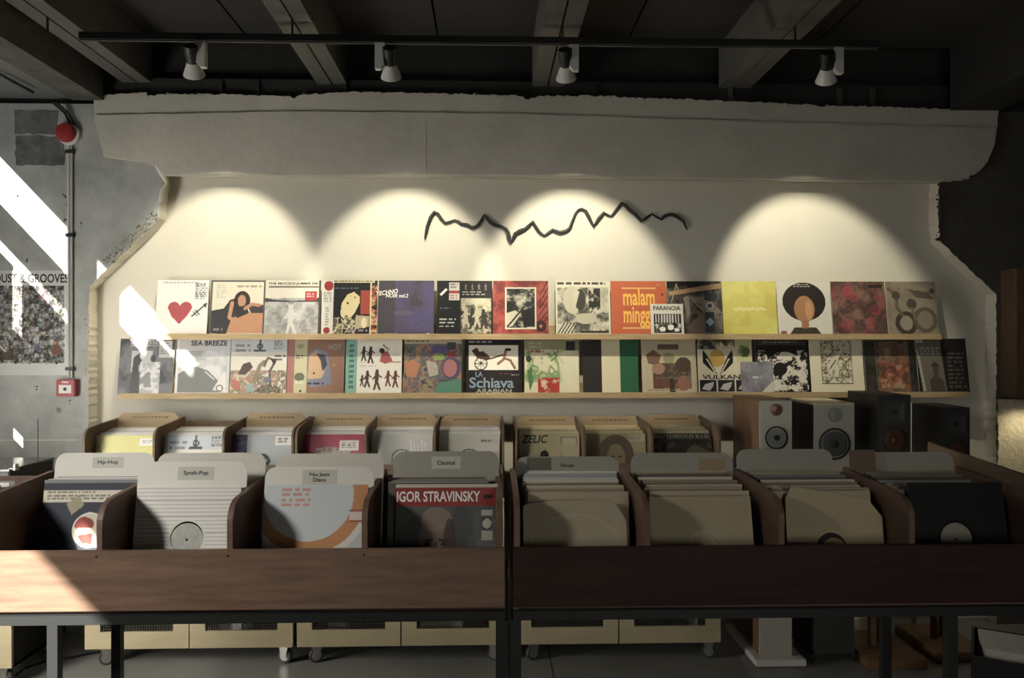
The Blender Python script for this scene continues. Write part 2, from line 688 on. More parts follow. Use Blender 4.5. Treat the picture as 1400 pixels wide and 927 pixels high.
# pale lower facing of the right column
px_ = [xz(1363, 546, YB), xz(1440, 546, YB)]
facing = jag([(px_[0][0], 0.3), (px_[0][0], px_[0][1])], 0.006, 0.02, rj) + [(XR, px_[0][1]), (XR, 0.3)]
MB().prism(facing, YB - .012, YB + .002, 'y').build('pale_facing', mat('pale_pitted_plaster', (214, 204, 176), .9, var=.35, vscale=30, bump=.6, bscale=60), colR)

# concrete beam: body with soffit, and the thick painted face with a broken top edge
zs = PZ(700, 240, YB)
body = MB().box(edgeL[-1][0] - .02, edgeR[-1][0] + .02, YB, YP + .002, zs, 2.93)
beam = struct(body.build('wall_beam', M_BEAM))
YF = YB - .016
top = []
tops = [(128, 134), (129, 131), (165, 128), (200, 126), (201, 131), (240, 128), (300, 129), (345, 130), (395, 131), (402, 135), (410, 130), (470, 126), (540, 126), (600, 128), (680, 130), (705, 130),
        (722, 136), (740, 131), (835, 131), (860, 134), (930, 135), (1000, 139), (1060, 141), (1110, 143), (1122, 146), (1140, 144), (1200, 146), (1290, 149), (1326, 148), (1365, 150)]
tops = [xz(a, b, YF) for a, b in tops]
top = jag(tops, 0.005, 0.018, rj)
right = jag([xz(1365, 151, YF), xz(1364, 168, YF), xz(1359, 196, YF), xz(1350, 222, YF), xz(1338, 235, YF), xz(1320, 246, YF), xz(1285, 249, YF)], 0.005, .02, rj)
bot = [xz(1284, 250, YF), xz(1000, 246, YF), xz(700, 241, YF), xz(226, 240, YF), xz(214, 228, YF), xz(200, 222, YF), xz(142, 215, YF), xz(136, 190, YF), xz(129, 165, YF)]
MB().prism(top + right + bot, YF, YB + .004, 'y').build('beam_face', M_BEAM, beam)
# the slightly thicker lower band of the beam face
b0 = [xz(131, 158, YF), xz(400, 153, YF), xz(700, 156, YF), xz(1000, 166, YF), xz(1361, 176, YF)]
low = jag(b0, 0.002, .05, rj) + [xz(1358, 198, YF), xz(1348, 222, YF), xz(1320, 244, YF), xz(1284, 248, YF), xz(1000, 244, YF), xz(700, 239.5, YF), xz(228, 238.5, YF), xz(212, 225, YF), xz(145, 213, YF), xz(138, 190, YF)]
MB().prism(low, YF - .013, YF + .002, 'y').build('beam_lower_band', M_BEAM, beam)
a, b_ = xz(582, 160, YF), xz(582, 236, YF)
MB().box(a[0] - .003, a[0] + .003, YF - .016, YF, b_[1], a[1]).build('panel_joint', M_WALL, beam)

# rubble along broken edges
rr = random.Random(11)
rb = MB()
for (x, z) in top:
    for q in range(2):
        rb.chunk((x + rr.uniform(-.012, .012), YF + rr.uniform(0, .02), z + rr.uniform(-.012, .004)), rr.uniform(.003, .009), rr)
tag(rb.build('plaster_rubble', M_RUBBLE, beam), kind='stuff')
rb = MB()
for (x, z) in jag([edgeL[3], edgeL[4], edgeL[5]], .004, .008, rr):
    for q in range(4):
        d = rr.uniform(0, .05)
        rb.chunk((x - d * .7, YB + .001, z + d * .7 + .004), rr.uniform(.004, .013), rr)
for (x, z) in jag([edgeL[1], edgeL[2]], .004, .012, rr):
    for q in range(2):
        rb.chunk((x - rr.uniform(0, .02), YB + .001, z), rr.uniform(.003, .007), rr)
tag(rb.build('plaster_rubble', M_DKRUB2, colL), kind='stuff')
rb = MB()
for (x, z) in jag([xz(1362, 170, YF), xz(1350, 222, YF), xz(1330, 240, YF), xz(1285, 250, YF), xz(1284, 330, YF)], .004, .02, rr):
    for q in range(3):
        rb.chunk((x + rr.uniform(-.012, .02), YB - rr.uniform(0, .015), z + rr.uniform(-.015, .015)), rr.uniform(.004, .014), rr)
tag(rb.build('broken_concrete', M_DKRUB, colR), kind='stuff')
# rounded plaster nib under the beam at the left haunch
pts = [P(214, 226, YB - .005), P(222, 238, YB - .005), P(228, 250, YB + .02), P(222, 262, YB + .005), P(219, 276, YB + .0)]
MB().tube(pts, [.012, .016, .012, .016, .012], 8).build('plaster_nib', M_REVEAL, colL, True)
# exposed blocks on the grey column
for (x0, y0, x1, y1) in ((20, 151, 80, 183), (22, 186, 88, 226)):
    o = [xz(x0, y1, YB), xz(x1, y1, YB), xz(x1, y0, YB), xz(x0, y0, YB)]
    MB().prism(jag(o + [o[0]], .006, .03, rr)[:-1], YB - .004, YB + .004, 'y').build('exposed_block', M_BLOCK, colL)
# joints of the painted panels low on the grey column
x0, z0 = xz(-40, 602, YB)
x1, _ = xz(106, 602, YB)
MB().box(x0, x1, YB - .002, YB + .002, z0 - .003, z0 + .003).build('panel_joint', M_WALL, colL)
x0, z0 = xz(52, 573, YB)
MB().box(x0 - .002, x0 + .002, YB - .002, YB + .002, 0.9, z0).build('panel_joint', M_DKCON, colL)
rb = MB()
for (a, b_) in ((88, 268), (92, 278), (90, 300), (88, 343), (36, 357), (112, 308), (22, 270), (95, 640 - 90), (50, 531)):
    p = P(a, b_, YB)
    for q in range(4):
        rb.chunk((p.x + rr.uniform(-.01, .01), YB, p.z + rr.uniform(-.015, .015)), rr.uniform(.003, .008), rr)
tag(rb.build('wall_pits', M_DKRUB, colL), kind='stuff')

# dark fascia between beam and joists
struct(MB().box(XW, XR, YB + .03, YP, 2.90, 3.085).build('trim_1', M_STEELBEAM))
fas = bpy.data.objects['trim_1']
for px in (470, 812, 1000, 1150, 1195, 300, 350):
    x = PX(px, YB)
    MB().box(x - .012, x + .012, YB + .012, YB + .03, 2.93, 3.06).build('cleat', M_DKCON if px > 900 else M_STEELBEAM, fas)

# ceiling boards with open joints
struct(MB().box(XW, XR, YP, YP + .1, 2.94, 3.35).build('wall_back_upper', M_STEELBEAM))
ceil = struct(MB().box(XW, XR, YR, 4.6, ZC + .03, ZC + .1).build('ceiling', M_DARKIN))
xs = [-2.86, -2.40, -1.335, -0.28, 0.78, 1.84, 2.9, 3.56]
for x0, x1 in zip(xs[:-1], xs[1:]):
    MB().box(x0 + .006, x1 - .006, YR, 4.5, ZC, ZC + .03).build('ceiling_board', M_CEIL, ceil)
# joists: pairs of timbers
for i, (x0, x1) in enumerate(((-2.04, -1.88), (-.96, -.795), (.247, .424), (1.31, 1.49))):
    j = struct(thing('trim_%d' % (i + 2), None, None))
    xm = (x0 + x1) / 2
    MB().box(x0, xm - .005, YR, YB + .03, 3.06, ZC).build('joist_timber', M_JOIST, j)
    MB().box(xm + .005, x1, YR, YB + .03, 3.06, ZC).build('joist_timber', M_JOIST, j)
# big beams at both sides and the lower soffit at the left
struct(MB().box(-2.29, -2.12, YR, YB - .02, 2.945, ZC).build('trim_6', M_ROUGHBEAM))
struct(MB().box(2.62, 2.9, YR, YB - .02, 2.93, ZC).build('trim_7', M_STEELBEAM))
sof = struct(MB().box(XW, -2.29, YR, YB + .01, 2.96, 3.0).build('ceiling_soffit', M_CEILL))
MB().box(XW, -2.29, 3.55, 3.57, 2.955, 2.961).build('board_joint', M_DARKIN, sof)
MB().tube([(-2.62, 2.6, 2.95), (-2.5, 3.4, 2.945), (-2.42, 4.0, 2.94), (-2.40, 4.27, 2.93)], .008, 6).build('cable', M_BLACK, sof, True)

# window wall at the left: openings let the sun in
OPEN = [(3.75, 4.345, 2.546, 2.835), (3.75, 4.345, 2.28, 2.374), (4.08, 4.18, 1.93, 2.28), (4.22, 4.345, 1.80, 1.835), (4.08, 4.18, 1.33, 1.42),
        (3.30, 3.626, 2.52, 2.835), (2.95, 3.30, 2.70, 2.835), (-0.35, 0.60, 2.25, 2.76), (2.50, 3.12, 0.25, 1.88)]
ys = sorted({YR, 4.6} | {v for o in OPEN for v in o[:2]})
zz = sorted({0.0, 3.32} | {v for o in OPEN for v in o[2:]})
b = MB()
for y0, y1 in zip(ys[:-1], ys[1:]):
    for z0, z1 in zip(zz[:-1], zz[1:]):
        ym, zm = (y0 + y1) / 2, (z0 + z1) / 2
        if any(o[0] < ym < o[1] and o[2] < zm < o[3] for o in OPEN):
            continue
        b.box(XW - .03, XW, y0, y1, z0, z1)
struct(b.build('wall_left', M_OUTW))
for i, o in enumerate((OPEN[7], (2.95, 3.626, 2.52, 2.835), OPEN[8])):
    y0, y1, z0, z1 = o
    f = MB()
    f.box(XW - .03, XW + .015, y0 - .04, y0, z0 - .04, z1 + .04)
    f.box(XW - .03, XW + .015, y1, y1 + .04, z0 - .04, z1 + .04)
    f.box(XW - .03, XW + .015, y0, y1, z0 - .04, z0)
    f.box(XW - .03, XW + .015, y0, y1, z1, z1 + .04)
    wo = struct(f.build('window_%d' % (i + 1), M_WHITEP))
    if i == 2:
        MB().box(XW - .03, XW - .02, y0, y1, z0, z1).build('added_pane', M_PANE, wo)  # opaque pane added to keep direct sun out of this opening
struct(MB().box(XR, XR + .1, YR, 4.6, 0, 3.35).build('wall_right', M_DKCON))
f = MB()
for (a0, a1, c0, c1) in ((.74, .8, .94, 2.46), (2.4, 2.46, .94, 2.46), (.8, 2.4, .94, 1.0), (.8, 2.4, 2.4, 2.46), (1.57, 1.63, 1.0, 2.4)):
    f.box(a0, a1, YR, YR + .05, c0, c1)
wo = struct(f.build('window_4', M_DKSTEEL))  # unseen window frame added around the rear fill light
MB().box(.8, 2.4, YR + .004, YR + .012, 1.0, 2.4).build('added_pane', M_PANE, wo)
struct(MB().box(XW, XR, YR - .1, YR, 0, 3.35).build('wall_rear', mat('dim_rear_wall', (70, 68, 62), .85, var=.2, vscale=2)))

# ================================================================== TRACK LIGHTS
YT = 3.60
p0 = P(110, 57, YT)
p1 = P(1200, 66, YT)
tr = thing('lighting_track', 'black ceiling track running under the joists above the shelves', 'track', (0, 0, 0))
MB().box(p0.x, p1.x, YT - .018, YT + .018, 2.962, 2.992).build('rail', M_BLACK, tr)
MB().box(p0.x, p1.x, YT - .008, YT + .008, 2.958, 2.9625).build('conductor_slot', M_DKSTEEL, tr)
for x in (-1.96, -.88, .335, 1.40):
    MB().box(x - .004, x + .004, YT - .004, YT + .004, 2.992, 3.062).build('hanger', M_BLACK, tr)

spots = [  # adapter centre px, lamp px, side of lamp, aim offset in x at the wall, label
    (276, 262, -1, -.13, 47, 0.9, 'white track spotlight at the window end of the black track'),
    (519, 533, 1, -.02, 47, 0.95, 'white track spotlight whose bulb hangs on the other side of its adapter than the rest'),
    (785, 773, -1, .10, 47.3, 1.08, 'white track spotlight above the black wavy wall sculpture, bulb beside its adapter'),
    (1146, 1131, -1, .22, 48.2, 0.84, 'white track spotlight at the speaker end of the black track')]
for (pa, pl, sd_, dx, el, pw, lab) in spots:
    xa = PX(pa, YT)
    xl = PX(pl, YT)
    t = thing('track_spotlight', lab, 'spotlight', (xa, YT, 2.96), 0, 'spotlights on the ceiling track')
    prof = [(-.026, 0), (.02, 0), (.02, -.118), (-.004, -.118), (-.022, -.098), (-.016, -.03), (-.026, -.018)]
    prof = [(-x if sd_ > 0 else x, z) for x, z in prof]
    MB().prism(prof, -.016, .016, 'y').build('adapter', M_WHITEP, t, bevel=.002)
    MB().box(-.018, .018, -.012, .012, 0, .01).build('track_clip', M_WHITEP, t)
    lx = xl - xa
    aim = Vector((dx, math.cos(R(el)), -math.sin(R(el)))).normalized()
    piv = Vector((lx, 0.0, -.055))
    MB().cyl((0, 0, -.045), (lx, 0, -.05), .008, 10).build('swivel_arm', M_BLACK, t, True)
    neck = MB().lathe([(.012, -.03), (.031, -.028), (.031, .0), (.027, .03), (.026, .05)], piv - aim * .01, aim, 20)
    lamp = neck.build('lamp_socket', M_DKSTEEL, t, True)
    bulb = MB()
    bulb.lathe([(.026, .04), (.030, .052), (.046, .095), (.048, .102), (.044, .102), (.03, .075), (.012, .07)], piv, aim, 28)
    bulb.build('reflector_bulb', M_WHITEP, t, True)
    ld = bpy.data.lights.new('spotlight_beam', 'SPOT')
    ld.energy = 82 * pw
    ld.color = (1.0, 0.93, 0.73)
    ld.spot_size = R(56)
    ld.spot_blend = 0.38
    ld.shadow_soft_size = 0.022
    lo = bpy.data.objects.new('spotlight_beam', ld)
    COL.objects.link(lo)
    lo.parent = t
    lo.location = piv + aim * .112
    lo.rotation_euler = aim.to_track_quat('-Z', 'Y').to_euler()

# ================================================================== WALL SCULPTURE
pts = [(72, 235), (78, 205), (84, 175), (100, 130), (118, 105), (135, 115), (152, 140), (170, 158), (192, 152), (215, 144), (232, 150), (248, 163), (275, 166), (297, 180), (315, 176), (330, 165), (345, 142),
       (356, 119), (368, 135), (385, 155), (405, 168), (440, 175), (460, 186), (472, 202), (477, 232), (486, 252), (497, 232), (506, 210), (530, 196), (555, 186), (572, 170), (590, 152), (604, 176), (622, 202),
       (645, 218), (665, 204), (685, 190), (703, 198), (722, 203), (748, 196), (766, 182), (778, 152), (792, 115), (808, 95), (822, 90), (842, 100), (858, 130), (880, 172), (905, 135), (930, 108), (948, 120),
       (966, 124), (990, 92), (1015, 62), (1032, 72), (1052, 94), (1080, 115), (1110, 148), (1135, 132), (1160, 114), (1182, 128), (1205, 140), (1225, 122), (1245, 116), (1262, 118), (1282, 128), (1310, 148), (1328, 190)]
cl = [P(560 + x / 3.5, 260 + y / 3.5, YP - .011) for x, y in pts]
b = MB()
rad = [(.006 + .0045 * abs(math.sin(i * .37)) + (.004 if 24 <= i <= 28 else 0)) for i in range(len(cl))]
rad[0] = rad[-1] = .004
b.tube(cl, rad, 8)
t = thing('wall_sculpture', 'thin black wavy line sculpture like a mountain ridge mounted on the white wall', 'sculpture', (cl[25].x, YP, cl[25].z))
o = b.build('wavy_rod', mat('black_iron', (44, 46, 46), .55, var=.3, vscale=30), t, True)
o.location = (-cl[25].x, -YP, -cl[25].z)
for i in (4, 25, 43, 53):
    MB().cyl((cl[i].x - cl[25].x, 0, cl[i].z - cl[25].z), (cl[i].x - cl[25].x, -.011, cl[i].z - cl[25].z), .004, 8).build('mounting_pin', M_BLACK, t)

# ================================================================== PICTURE SHELVES
ZU = 1.653     # top of upper shelf
ZL = 1.325     # top of lower shelf
YS = 4.445     # shelf front


def picture_shelf(pl, pr, zt, label):
    x0, x1 = PX(pl, YS), PX(pr, YS)
    t = thing('picture_shelf', label, 'shelf', ((x0 + x1) / 2, YP, zt))
    w2 = (x1 - x0) / 2
    MB().box(-w2, w2, YS - YP, 0, -.026, 0).build('board', M_PINE, t, bevel=.0015)
    MB().box(-w2 + .02, w2 - .02, -.012, 0, 0, .055).build('back_rail', M_PINE, t)
    MB().box(-w2, w2, YS - YP - .006, YS - YP, -.026, .006).build('front_lip', M_PINE, t)
    return t


picture_shelf(214, 1287, ZU, 'upper narrow pine picture shelf under the wavy sculpture')
picture_shelf(164, 1324, ZL, 'lower narrow pine picture shelf just above the brown record crates')

# ---- cover art: upper row
W_, K_ = (236, 231, 220), (26, 25, 25)
N = 112


def up(k):
    return Art(N, k)


def cover(pl, pr, zt, art, label, m=M_ART, h=.31, edge=(225, 220, 208), yb=None, tilt=9.0, roll=0.0, group=None, name='record_sleeve', T=.004, wmax=None):
    yb = yb or YS + .022
    xl, xr = PX(pl, yb + .01), PX(pr, yb + .01)
    me = sleeve_mesh(name, art, xr - xl, h, T, m, edge)
    o = obj(name, me)
    o.location = ((xl + xr) / 2, yb, zt + .0005)
    o.rotation_euler = (R(-tilt), 0, R(roll))
    tag(o, label, 'record', group)
    o['_w'] = xr - xl
    return o


SKIN = (196, 138, 96)
UPR = 'record sleeves on the upper picture shelf'
a = up((240, 236, 228)).t(.1, .03, .9, .07, 1, (170, 165, 160), 2).t(.74, .06, .98, .36, 8, (96, 94, 94), 3)
a.e(.345, .5, .115, .1, (196, 82, 84)).e(.575, .5, .115, .1, (196, 82, 84)).p([(.235, .53), (.685, .53), (.6, .66), (.47, .8), (.45, .8), (.3, .66)], (196, 82, 84))
a.l([(.7, .66), (.97, .43)], .03, (90, 90, 88)).l([(.72, .58), (.8, .66)], .02, (90, 90, 88)).p([(.98, .42), (.9, .44), (.96, .52)], (70, 70, 70)).l([(.76, .55), (.84, .63)], .02, (90, 90, 88))
cover(212, 283, ZU, a, 'white record sleeve with one big pink heart and an arrow', group=UPR)

a = up((226, 218, 192)).r(0, 0, 1, .03, (92, 88, 84)).r(.97, 0, 1, 1, (92, 88, 84)).r(0, 0, .03, 1, (92, 88, 84)).t(.1, .08, .28, .34, 6, (190, 184, 168), 3).t(.48, .09, .95, .15, 1, (150, 140, 116), 5)
a.p([(.03, .56), (.25, .52), (.36, .36), (.44, .34), (.5, .7), (.3, 1), (.03, .97)], (58, 56, 58)).p([(.7, .5), (.85, .42), (.97, .46), (.97, .6), (.8, .72)], (70, 62, 62)).p([(.4, .7), (.65, .6), (.97, .6), (.97, .97), (.32, .97)], (206, 140, 96))
a.e(.58, .38, .15, .18, (58, 44, 40)).e(.575, .38, .075, .11, (200, 142, 104)).p([(.46, .5), (.66, .46), (.72, .6), (.5, .7)], (52, 50, 54)).l([(.4, .42), (.36, .68), (.56, .82), (.74, .88)], .07, (202, 144, 104)).l([(.64, .52), (.76, .44), (.9, .46)], .06, (196, 138, 100)).t(.08, .88, .3, .95, 1, (150, 146, 140), 4)
cover(286, 361, ZU, a, 'record sleeve in dark frame showing a woman resting on an orange couch', M_GLOSS, group=UPR)

a = up((222, 214, 194)).nz(0, .33, 1, 1, 5, [(140, 138, 136), (168, 166, 162), (190, 188, 184)], 7)
a.p([(0, .33), (.2, .36), (.5, .38), (.85, .36), (1, .3), (1, .4), (0, .4)], (66, 64, 64)).r(.72, .2, .93, .37, (190, 52, 52)).t(.75, .24, .9, .32, 2, (230, 180, 170), 3).r(.06, .1, .96, .14, (132, 118, 96)).fig(.47, .96, .52, (206, 204, 198)).l([(.4, .42), (.47, .5), (.54, .42)], .02, (206, 204, 198)).r(.97, 0, 1, 1, (70, 66, 62))
o = cover(361, 437, ZU, a, 'grey record sleeve with a stilt figure and a red square sticker', group=UPR)
lettering(o, 'THE MOCKO-JUMBIE DR', 0, .29, .28, .016, M_INK)

a = up((34, 32, 34)).r(0, 0, .21, 1, (214, 210, 196)).e(.12, .1, .085, .09, (170, 44, 46)).e(.1, .92, .06, .06, (170, 44, 46)).t(.03, .22, .18, .42, 4, (150, 148, 140), 2).t(.07, .5, .14, .85, 7, (150, 148, 140), 3)
a.r(.21, .0, .95, .04, (220, 206, 150)).t(.21, .005, .95, .035, 1, K_, 5).r(.87, .04, .9, 1, (224, 208, 150)).r(.9, .04, 1, .45, (60, 56, 50)).nz(.9, .1, 1, 1, 14, [(40, 38, 36), (170, 72, 50), (206, 180, 130)], 4).r(.7, .18, .87, .62, (178, 66, 54)).t(.24, .13, .8, .18, 1, (84, 112, 136), 6)
a.p([(.34, .62), (.36, .42), (.46, .26), (.58, .21), (.68, .3), (.68, .42), (.6, .6), (.5, .72), (.4, .74)], (224, 204, 146)).e(.47, .42, .02, .02, K_).e(.6, .31, .015, .015, K_).e(.45, .66, .03, .015, (80, 50, 40)).nz(.21, .68, .6, 1, 12, [(34, 32, 34), (216, 200, 150), (90, 84, 70)], 8).p([(.62, .64), (.86, .66), (.86, .85), (.6, .9)], (188, 170, 130)).e(.77, .78, .05, .1, (230, 214, 168)).t(.5, .9, .84, .97, 1, (150, 130, 160), 7)
cover(439, 515, ZU, a, 'black and cream comic record sleeve with pale obi strip and two red discs', group=UPR)

a = up((74, 68, 78)).nz(.3, 0, 1, 1, 3, [(74, 68, 78), (84, 76, 104), (88, 80, 122)], 12).r(.8, .03, .98, 1, (92, 82, 132), .6).e(.45, .6, .18, .05, (104, 100, 118), a=.6).e(.9, .985, .03, .02, W_).r(.1, .97, .35, 1, (150, 130, 90))
o = cover(517, 593, ZU, a, 'muted indigo record sleeve with rough white hand lettering', group=UPR)
lettering(o, 'TECHNO', -.075, .255, .125, .026, M_INKW, slant=.2).rotation_euler = (0, R(-8), 0)
lettering(o, 'NOIR vol.2', -.052, .223, .125, .022, M_INKW, slant=.2)

a = up((40, 37, 38)).r(0, 0, .4, 1, (30, 29, 32)).r(.22, .03, .41, .36, (214, 208, 196)).r(.22, .18, .41, .24, (176, 60, 56)).t(.24, .05, .4, .16, 2, (140, 130, 126), 3).t(.24, .26, .4, .35, 2, (196, 110, 100), 4).p([(.05, .25), (.16, .14), (.19, .17), (.08, .28)], W_)
a.t(.05, .7, .36, .9, 3, (220, 218, 214), 5, .35).t(.06, .5, .3, .54, 1, (110, 106, 112), 6).t(.46, .2, .9, .3, 2, (200, 196, 186), 8, .35).nz(.43, .33, .98, .98, 8, [(46, 42, 38), (110, 102, 84), (176, 166, 136), (212, 202, 168)], 9).r(.43, .33, .98, .45, (206, 198, 164), .7)
for q, x in enumerate((.52, .64, .72, .84)):
    a.fig(x, .85 + .03 * (q % 2), .36, (60, 54, 46) if q % 2 else (190, 180, 150))
    a.fig(.52 + .12 * q, .17, .11, (130, 124, 112))
cover(597, 673, ZU, a, 'black record sleeve with a grey group photograph and a small price sticker', group=UPR)

a = up((176, 72, 62)).nz(0, 0, 1, 1, 7, [(128, 48, 46), (168, 64, 56), (184, 80, 68)], 21)
for q in range(6):
    a.l([(.84, .9 - q * .13), (.92, .75 - q * .12), (.99, .7 - q * .14)], .018, (80, 36, 36))
a.e(.86, .84, .1, .11, (66, 40, 40)).e(.86, .84, .025, .03, (200, 120, 90)).r(.22, .12, .78, .9, (226, 216, 186)).nz(.245, .15, .755, .87, 6, [(36, 34, 32), (60, 58, 54), (150, 144, 124), (206, 198, 172)], 25).p([(.245, .6), (.4, .55), (.5, .62), (.35, .84), (.245, .87)], (206, 198, 172)).p([(.5, .55), (.755, .5), (.755, .85), (.55, .85)], (40, 38, 36)).l([(.26, .85), (.55, .5)], .03, (50, 46, 42))
cover(674, 750, ZU, a, 'brick red record sleeve with a framed black and white picture', group=UPR)

a = up((226, 218, 188)).t(.03, .02, .98, .08, 1, (48, 46, 40), 31, .8).nz(.03, .12, .97, .97, 6, [(84, 82, 72), (130, 126, 108), (190, 184, 156), (218, 210, 178)], 33).e(.3, .35, .16, .26, (206, 198, 166)).e(.45, .35, .1, .2, (70, 66, 58)).p([(.35, .15), (.44, .2), (.36, .5), (.3, .5)], (214, 206, 174)).p([(.58, .12), (.97, .12), (.97, .6), (.62, .55)], (206, 200, 168), .7)
a.nz(.6, .14, .82, .6, 9, [(50, 48, 42), (214, 206, 174)], 34).r(.03, .8, .3, .97, (216, 208, 176))
for q in range(5):
    a.l([(.04 + q * .06, .97), (.16 + q * .06, .78)], .02, (60, 56, 50))
a.e(.55, .7, .2, .1, (196, 188, 158)).r(.45, .92, .95, .97, (60, 58, 50))
cover(760, 835, ZU, a, 'cream record sleeve with a black and white cubist face print', group=UPR)

a = up((214, 98, 58)).r(.2, .12, .82, .145, (238, 186, 96)).r(.2, .86, .82, .885, (238, 186, 96)).e(.93, .25, .02, .02, (120, 40, 30)).t(.82, .06, .96, .1, 1, (190, 140, 110), 3)
o = cover(836, 912, ZU, a, 'orange record sleeve with tall ochre stretched lettering', group=UPR)
lettering(o, 'malam', .002, .218, .18, .1, M_INKO)
lettering(o, 'minggu', .002, .1, .18, .125, M_INKO)

a = up((60, 52, 48)).nz(0, 0, 1, 1, 6, [(44, 38, 38), (84, 74, 66), (116, 104, 90)], 41).p([(.02, .2), (1, .03), (1, .13), (.05, .27)], (190, 148, 96)).p([(0, 0), (.9, 0), (0, .14)], (40, 34, 34)).p([(.3, .3), (.4, .27), (.42, .6), (.36, .7)], (150, 142, 128)).p([(.35, .85), (.6, .62), (.75, .8), (.6, 1), (.4, 1)], (104, 88, 74))
for q in range(6):
    a.l([(.42 + q * .05, .3), (.7 + q * .06, .6)], .018, (170, 150, 120))
a.e(.8, .3, .12, .08, (54, 58, 68)).e(.78, .46, .08, .08, (150, 148, 146)).e(.78, .46, .04, .04, (60, 56, 56)).r(.68, .58, .85, .95, (44, 46, 54)).p([(.77, .68), (.85, .76), (.77, .84), (.69, .76)], (110, 140, 150)).l([(.08, .4), (.18, .05)], .02, (170, 150, 120)).l([(.18, .05), (.22, .2)], .02, (170, 150, 120))
cover(913, 988, ZU, a, 'dark brown collage record sleeve with diagonal lines and a tan stripe', group=UPR)

a = up((214, 202, 84)).nz(0, 0, 1, 1, 2, [(206, 192, 76), (216, 206, 90), (222, 214, 104)], 45)
for q in range(14):
    a.e(.22 + q * .043, .52 + .015 * math.sin(q * 2.1), .035, .028 + .01 * math.sin(q * 3.3), (236, 228, 160), a=.6)
cover(989, 1063, ZU, a, 'plain yellow record sleeve with a faint pale smudge across it', group=UPR)

a = up((212, 206, 192)).e(.5, .38, .4, .36, (44, 34, 30)).e(.5, .52, .19, .25, (176, 120, 78)).p([(.2, 1), (.3, .86), (.7, .86), (.8, 1)], (62, 58, 46)).r(.43, .74, .57, .88, (168, 112, 72)).e(.58, .54, .07, .18, (200, 144, 94))
a.t(.32, .05, .68, .12, 2, (206, 196, 180), 6).e(.1, .96, .06, .04, (150, 90, 70))
cover(1064, 1138, ZU, a, 'pale record sleeve with a brown oval inside one big dark disc', group=UPR)

a = up((104, 70, 64)).nz(0, 0, 1, 1, 9, [(84, 62, 56), (112, 74, 66), (132, 92, 80)], 51)
rs = np.random.RandomState(5)
for q in range(26):
    cx, cy = rs.rand(2)
    c = [(190, 66, 72), (60, 46, 44), (150, 120, 100), (168, 60, 66)][q % 4]
    for k in range(3):
        a.ring(cx, cy, .02 + k * .03, .033 + k * .03, c, .8)
a.r(.7, .06, .95, .12, (52, 40, 38))
cover(1139, 1213, ZU, a, 'dusky red record sleeve covered in curling swirl pattern', group=UPR)

a = up((148, 132, 108)).nz(0, 0, 1, 1, 4, [(140, 124, 102), (150, 134, 112), (156, 140, 116)], 55)
a.ring(.37, .78, .13, .22, (70, 62, 52)).ring(.75, .72, .16, .24, (104, 92, 76)).e(.37, .78, .12, .14, (158, 144, 120)).e(.75, .72, .15, .17, (140, 128, 106)).l([(.06, .14), (.22, .26), (.2, .48), (.3, .62)], .07, (110, 96, 78)).e(.2, .26, .08, .08, (84, 74, 62)).e(.5, .42, .1, .1, (84, 76, 64)).p([(.45, .14), (.85, .2), (.95, .34), (.6, .3)], (96, 86, 72)).e(.92, .18, .05, .05, (84, 68, 56)).l([(.5, .5), (.55, .7)], .05, (120, 108, 90))
cover(1214, 1283, ZU, a, 'taupe record sleeve with a faded drawing of two round wheels', group=UPR)

# small single in front, upper shelf
a = Art(60, (224, 218, 202)).r(.1, .32, .92, .94, (30, 28, 28)).nz(.12, .62, .9, .92, 7, [(30, 28, 28), (96, 90, 84), (214, 208, 194)], 61).e(.35, .82, .1, .08, W_).e(.6, .76, .1, .09, W_).e(.78, .84, .08, .06, W_)
for q in range(9):
    a.r(.14 + q * .085, .35, .18 + q * .085, .6, (206, 200, 186))
o = cover(890, 935, ZU, a, 'small white single sleeve with black barred picture, leaning before larger sleeves', h=.178, yb=YS + .010, tilt=10, group=UPR, name='single_sleeve', T=.002)
lettering(o, 'PARANOIA', 0, .153, .155, .026, M_INK)

# ---- lower row
LWR = 'record sleeves on the lower picture shelf'
a = up((86, 86, 88)).nz(0, 0, 1, 1, 3, [(70, 70, 72), (96, 96, 98), (120, 120, 122)], 71).t(.18, .02, .85, .16, 3, (176, 176, 176), 2).r(.22, .22, .6, .6, (186, 186, 184)).p([(.26, .34), (.42, .22), (.46, .3), (.36, .5), (.4, 1), (.22, 1)], (72, 72, 74)).e(.42, .3, .05, .08, (206, 206, 204)).e(.62, .36, .05, .07, (70, 70, 72)).nz(.4, .42, .75, 1, 4, [(176, 176, 176), (216, 216, 216), (140, 140, 140)], 73).r(.72, .04, .95, .34, (214, 212, 208)).t(.74, .08, .93, .3, 5, (150, 148, 146), 6)
cover(161, 236, ZL, a, 'grey photo record sleeve in a shiny clear bag with a paper note', M_GLOSS, group=LWR)

a = up((206, 206, 204)).nz(.05, .22, .95, .97, 3, [(176, 176, 176), (204, 204, 204), (224, 224, 224)], 75).p([(.05, .64), (.28, .5), (.42, .52), (.6, .58), (.84, .8), (.8, .97), (.05, .97)], (126, 126, 124)).e(.34, .46, .1, .05, (232, 232, 230)).l([(.55, .6), (.72, .74)], .02, (232, 232, 230)).r(0, 0, .05, 1, (230, 228, 222)).p([(.7, .93), (.92, .55), (.95, .97)], (228, 226, 220)).ring(.83, .9, .045, .065, (90, 90, 90)).r(.88, .5, .95, .6, (150, 150, 150), .4)
o = cover(239, 313, ZL, a, 'pale grey seascape record sleeve with its title in black along the top', M_GLOSS, group=LWR)
lettering(o, 'SEA BREEZE', .03, .285, .2, .03, M_INK)


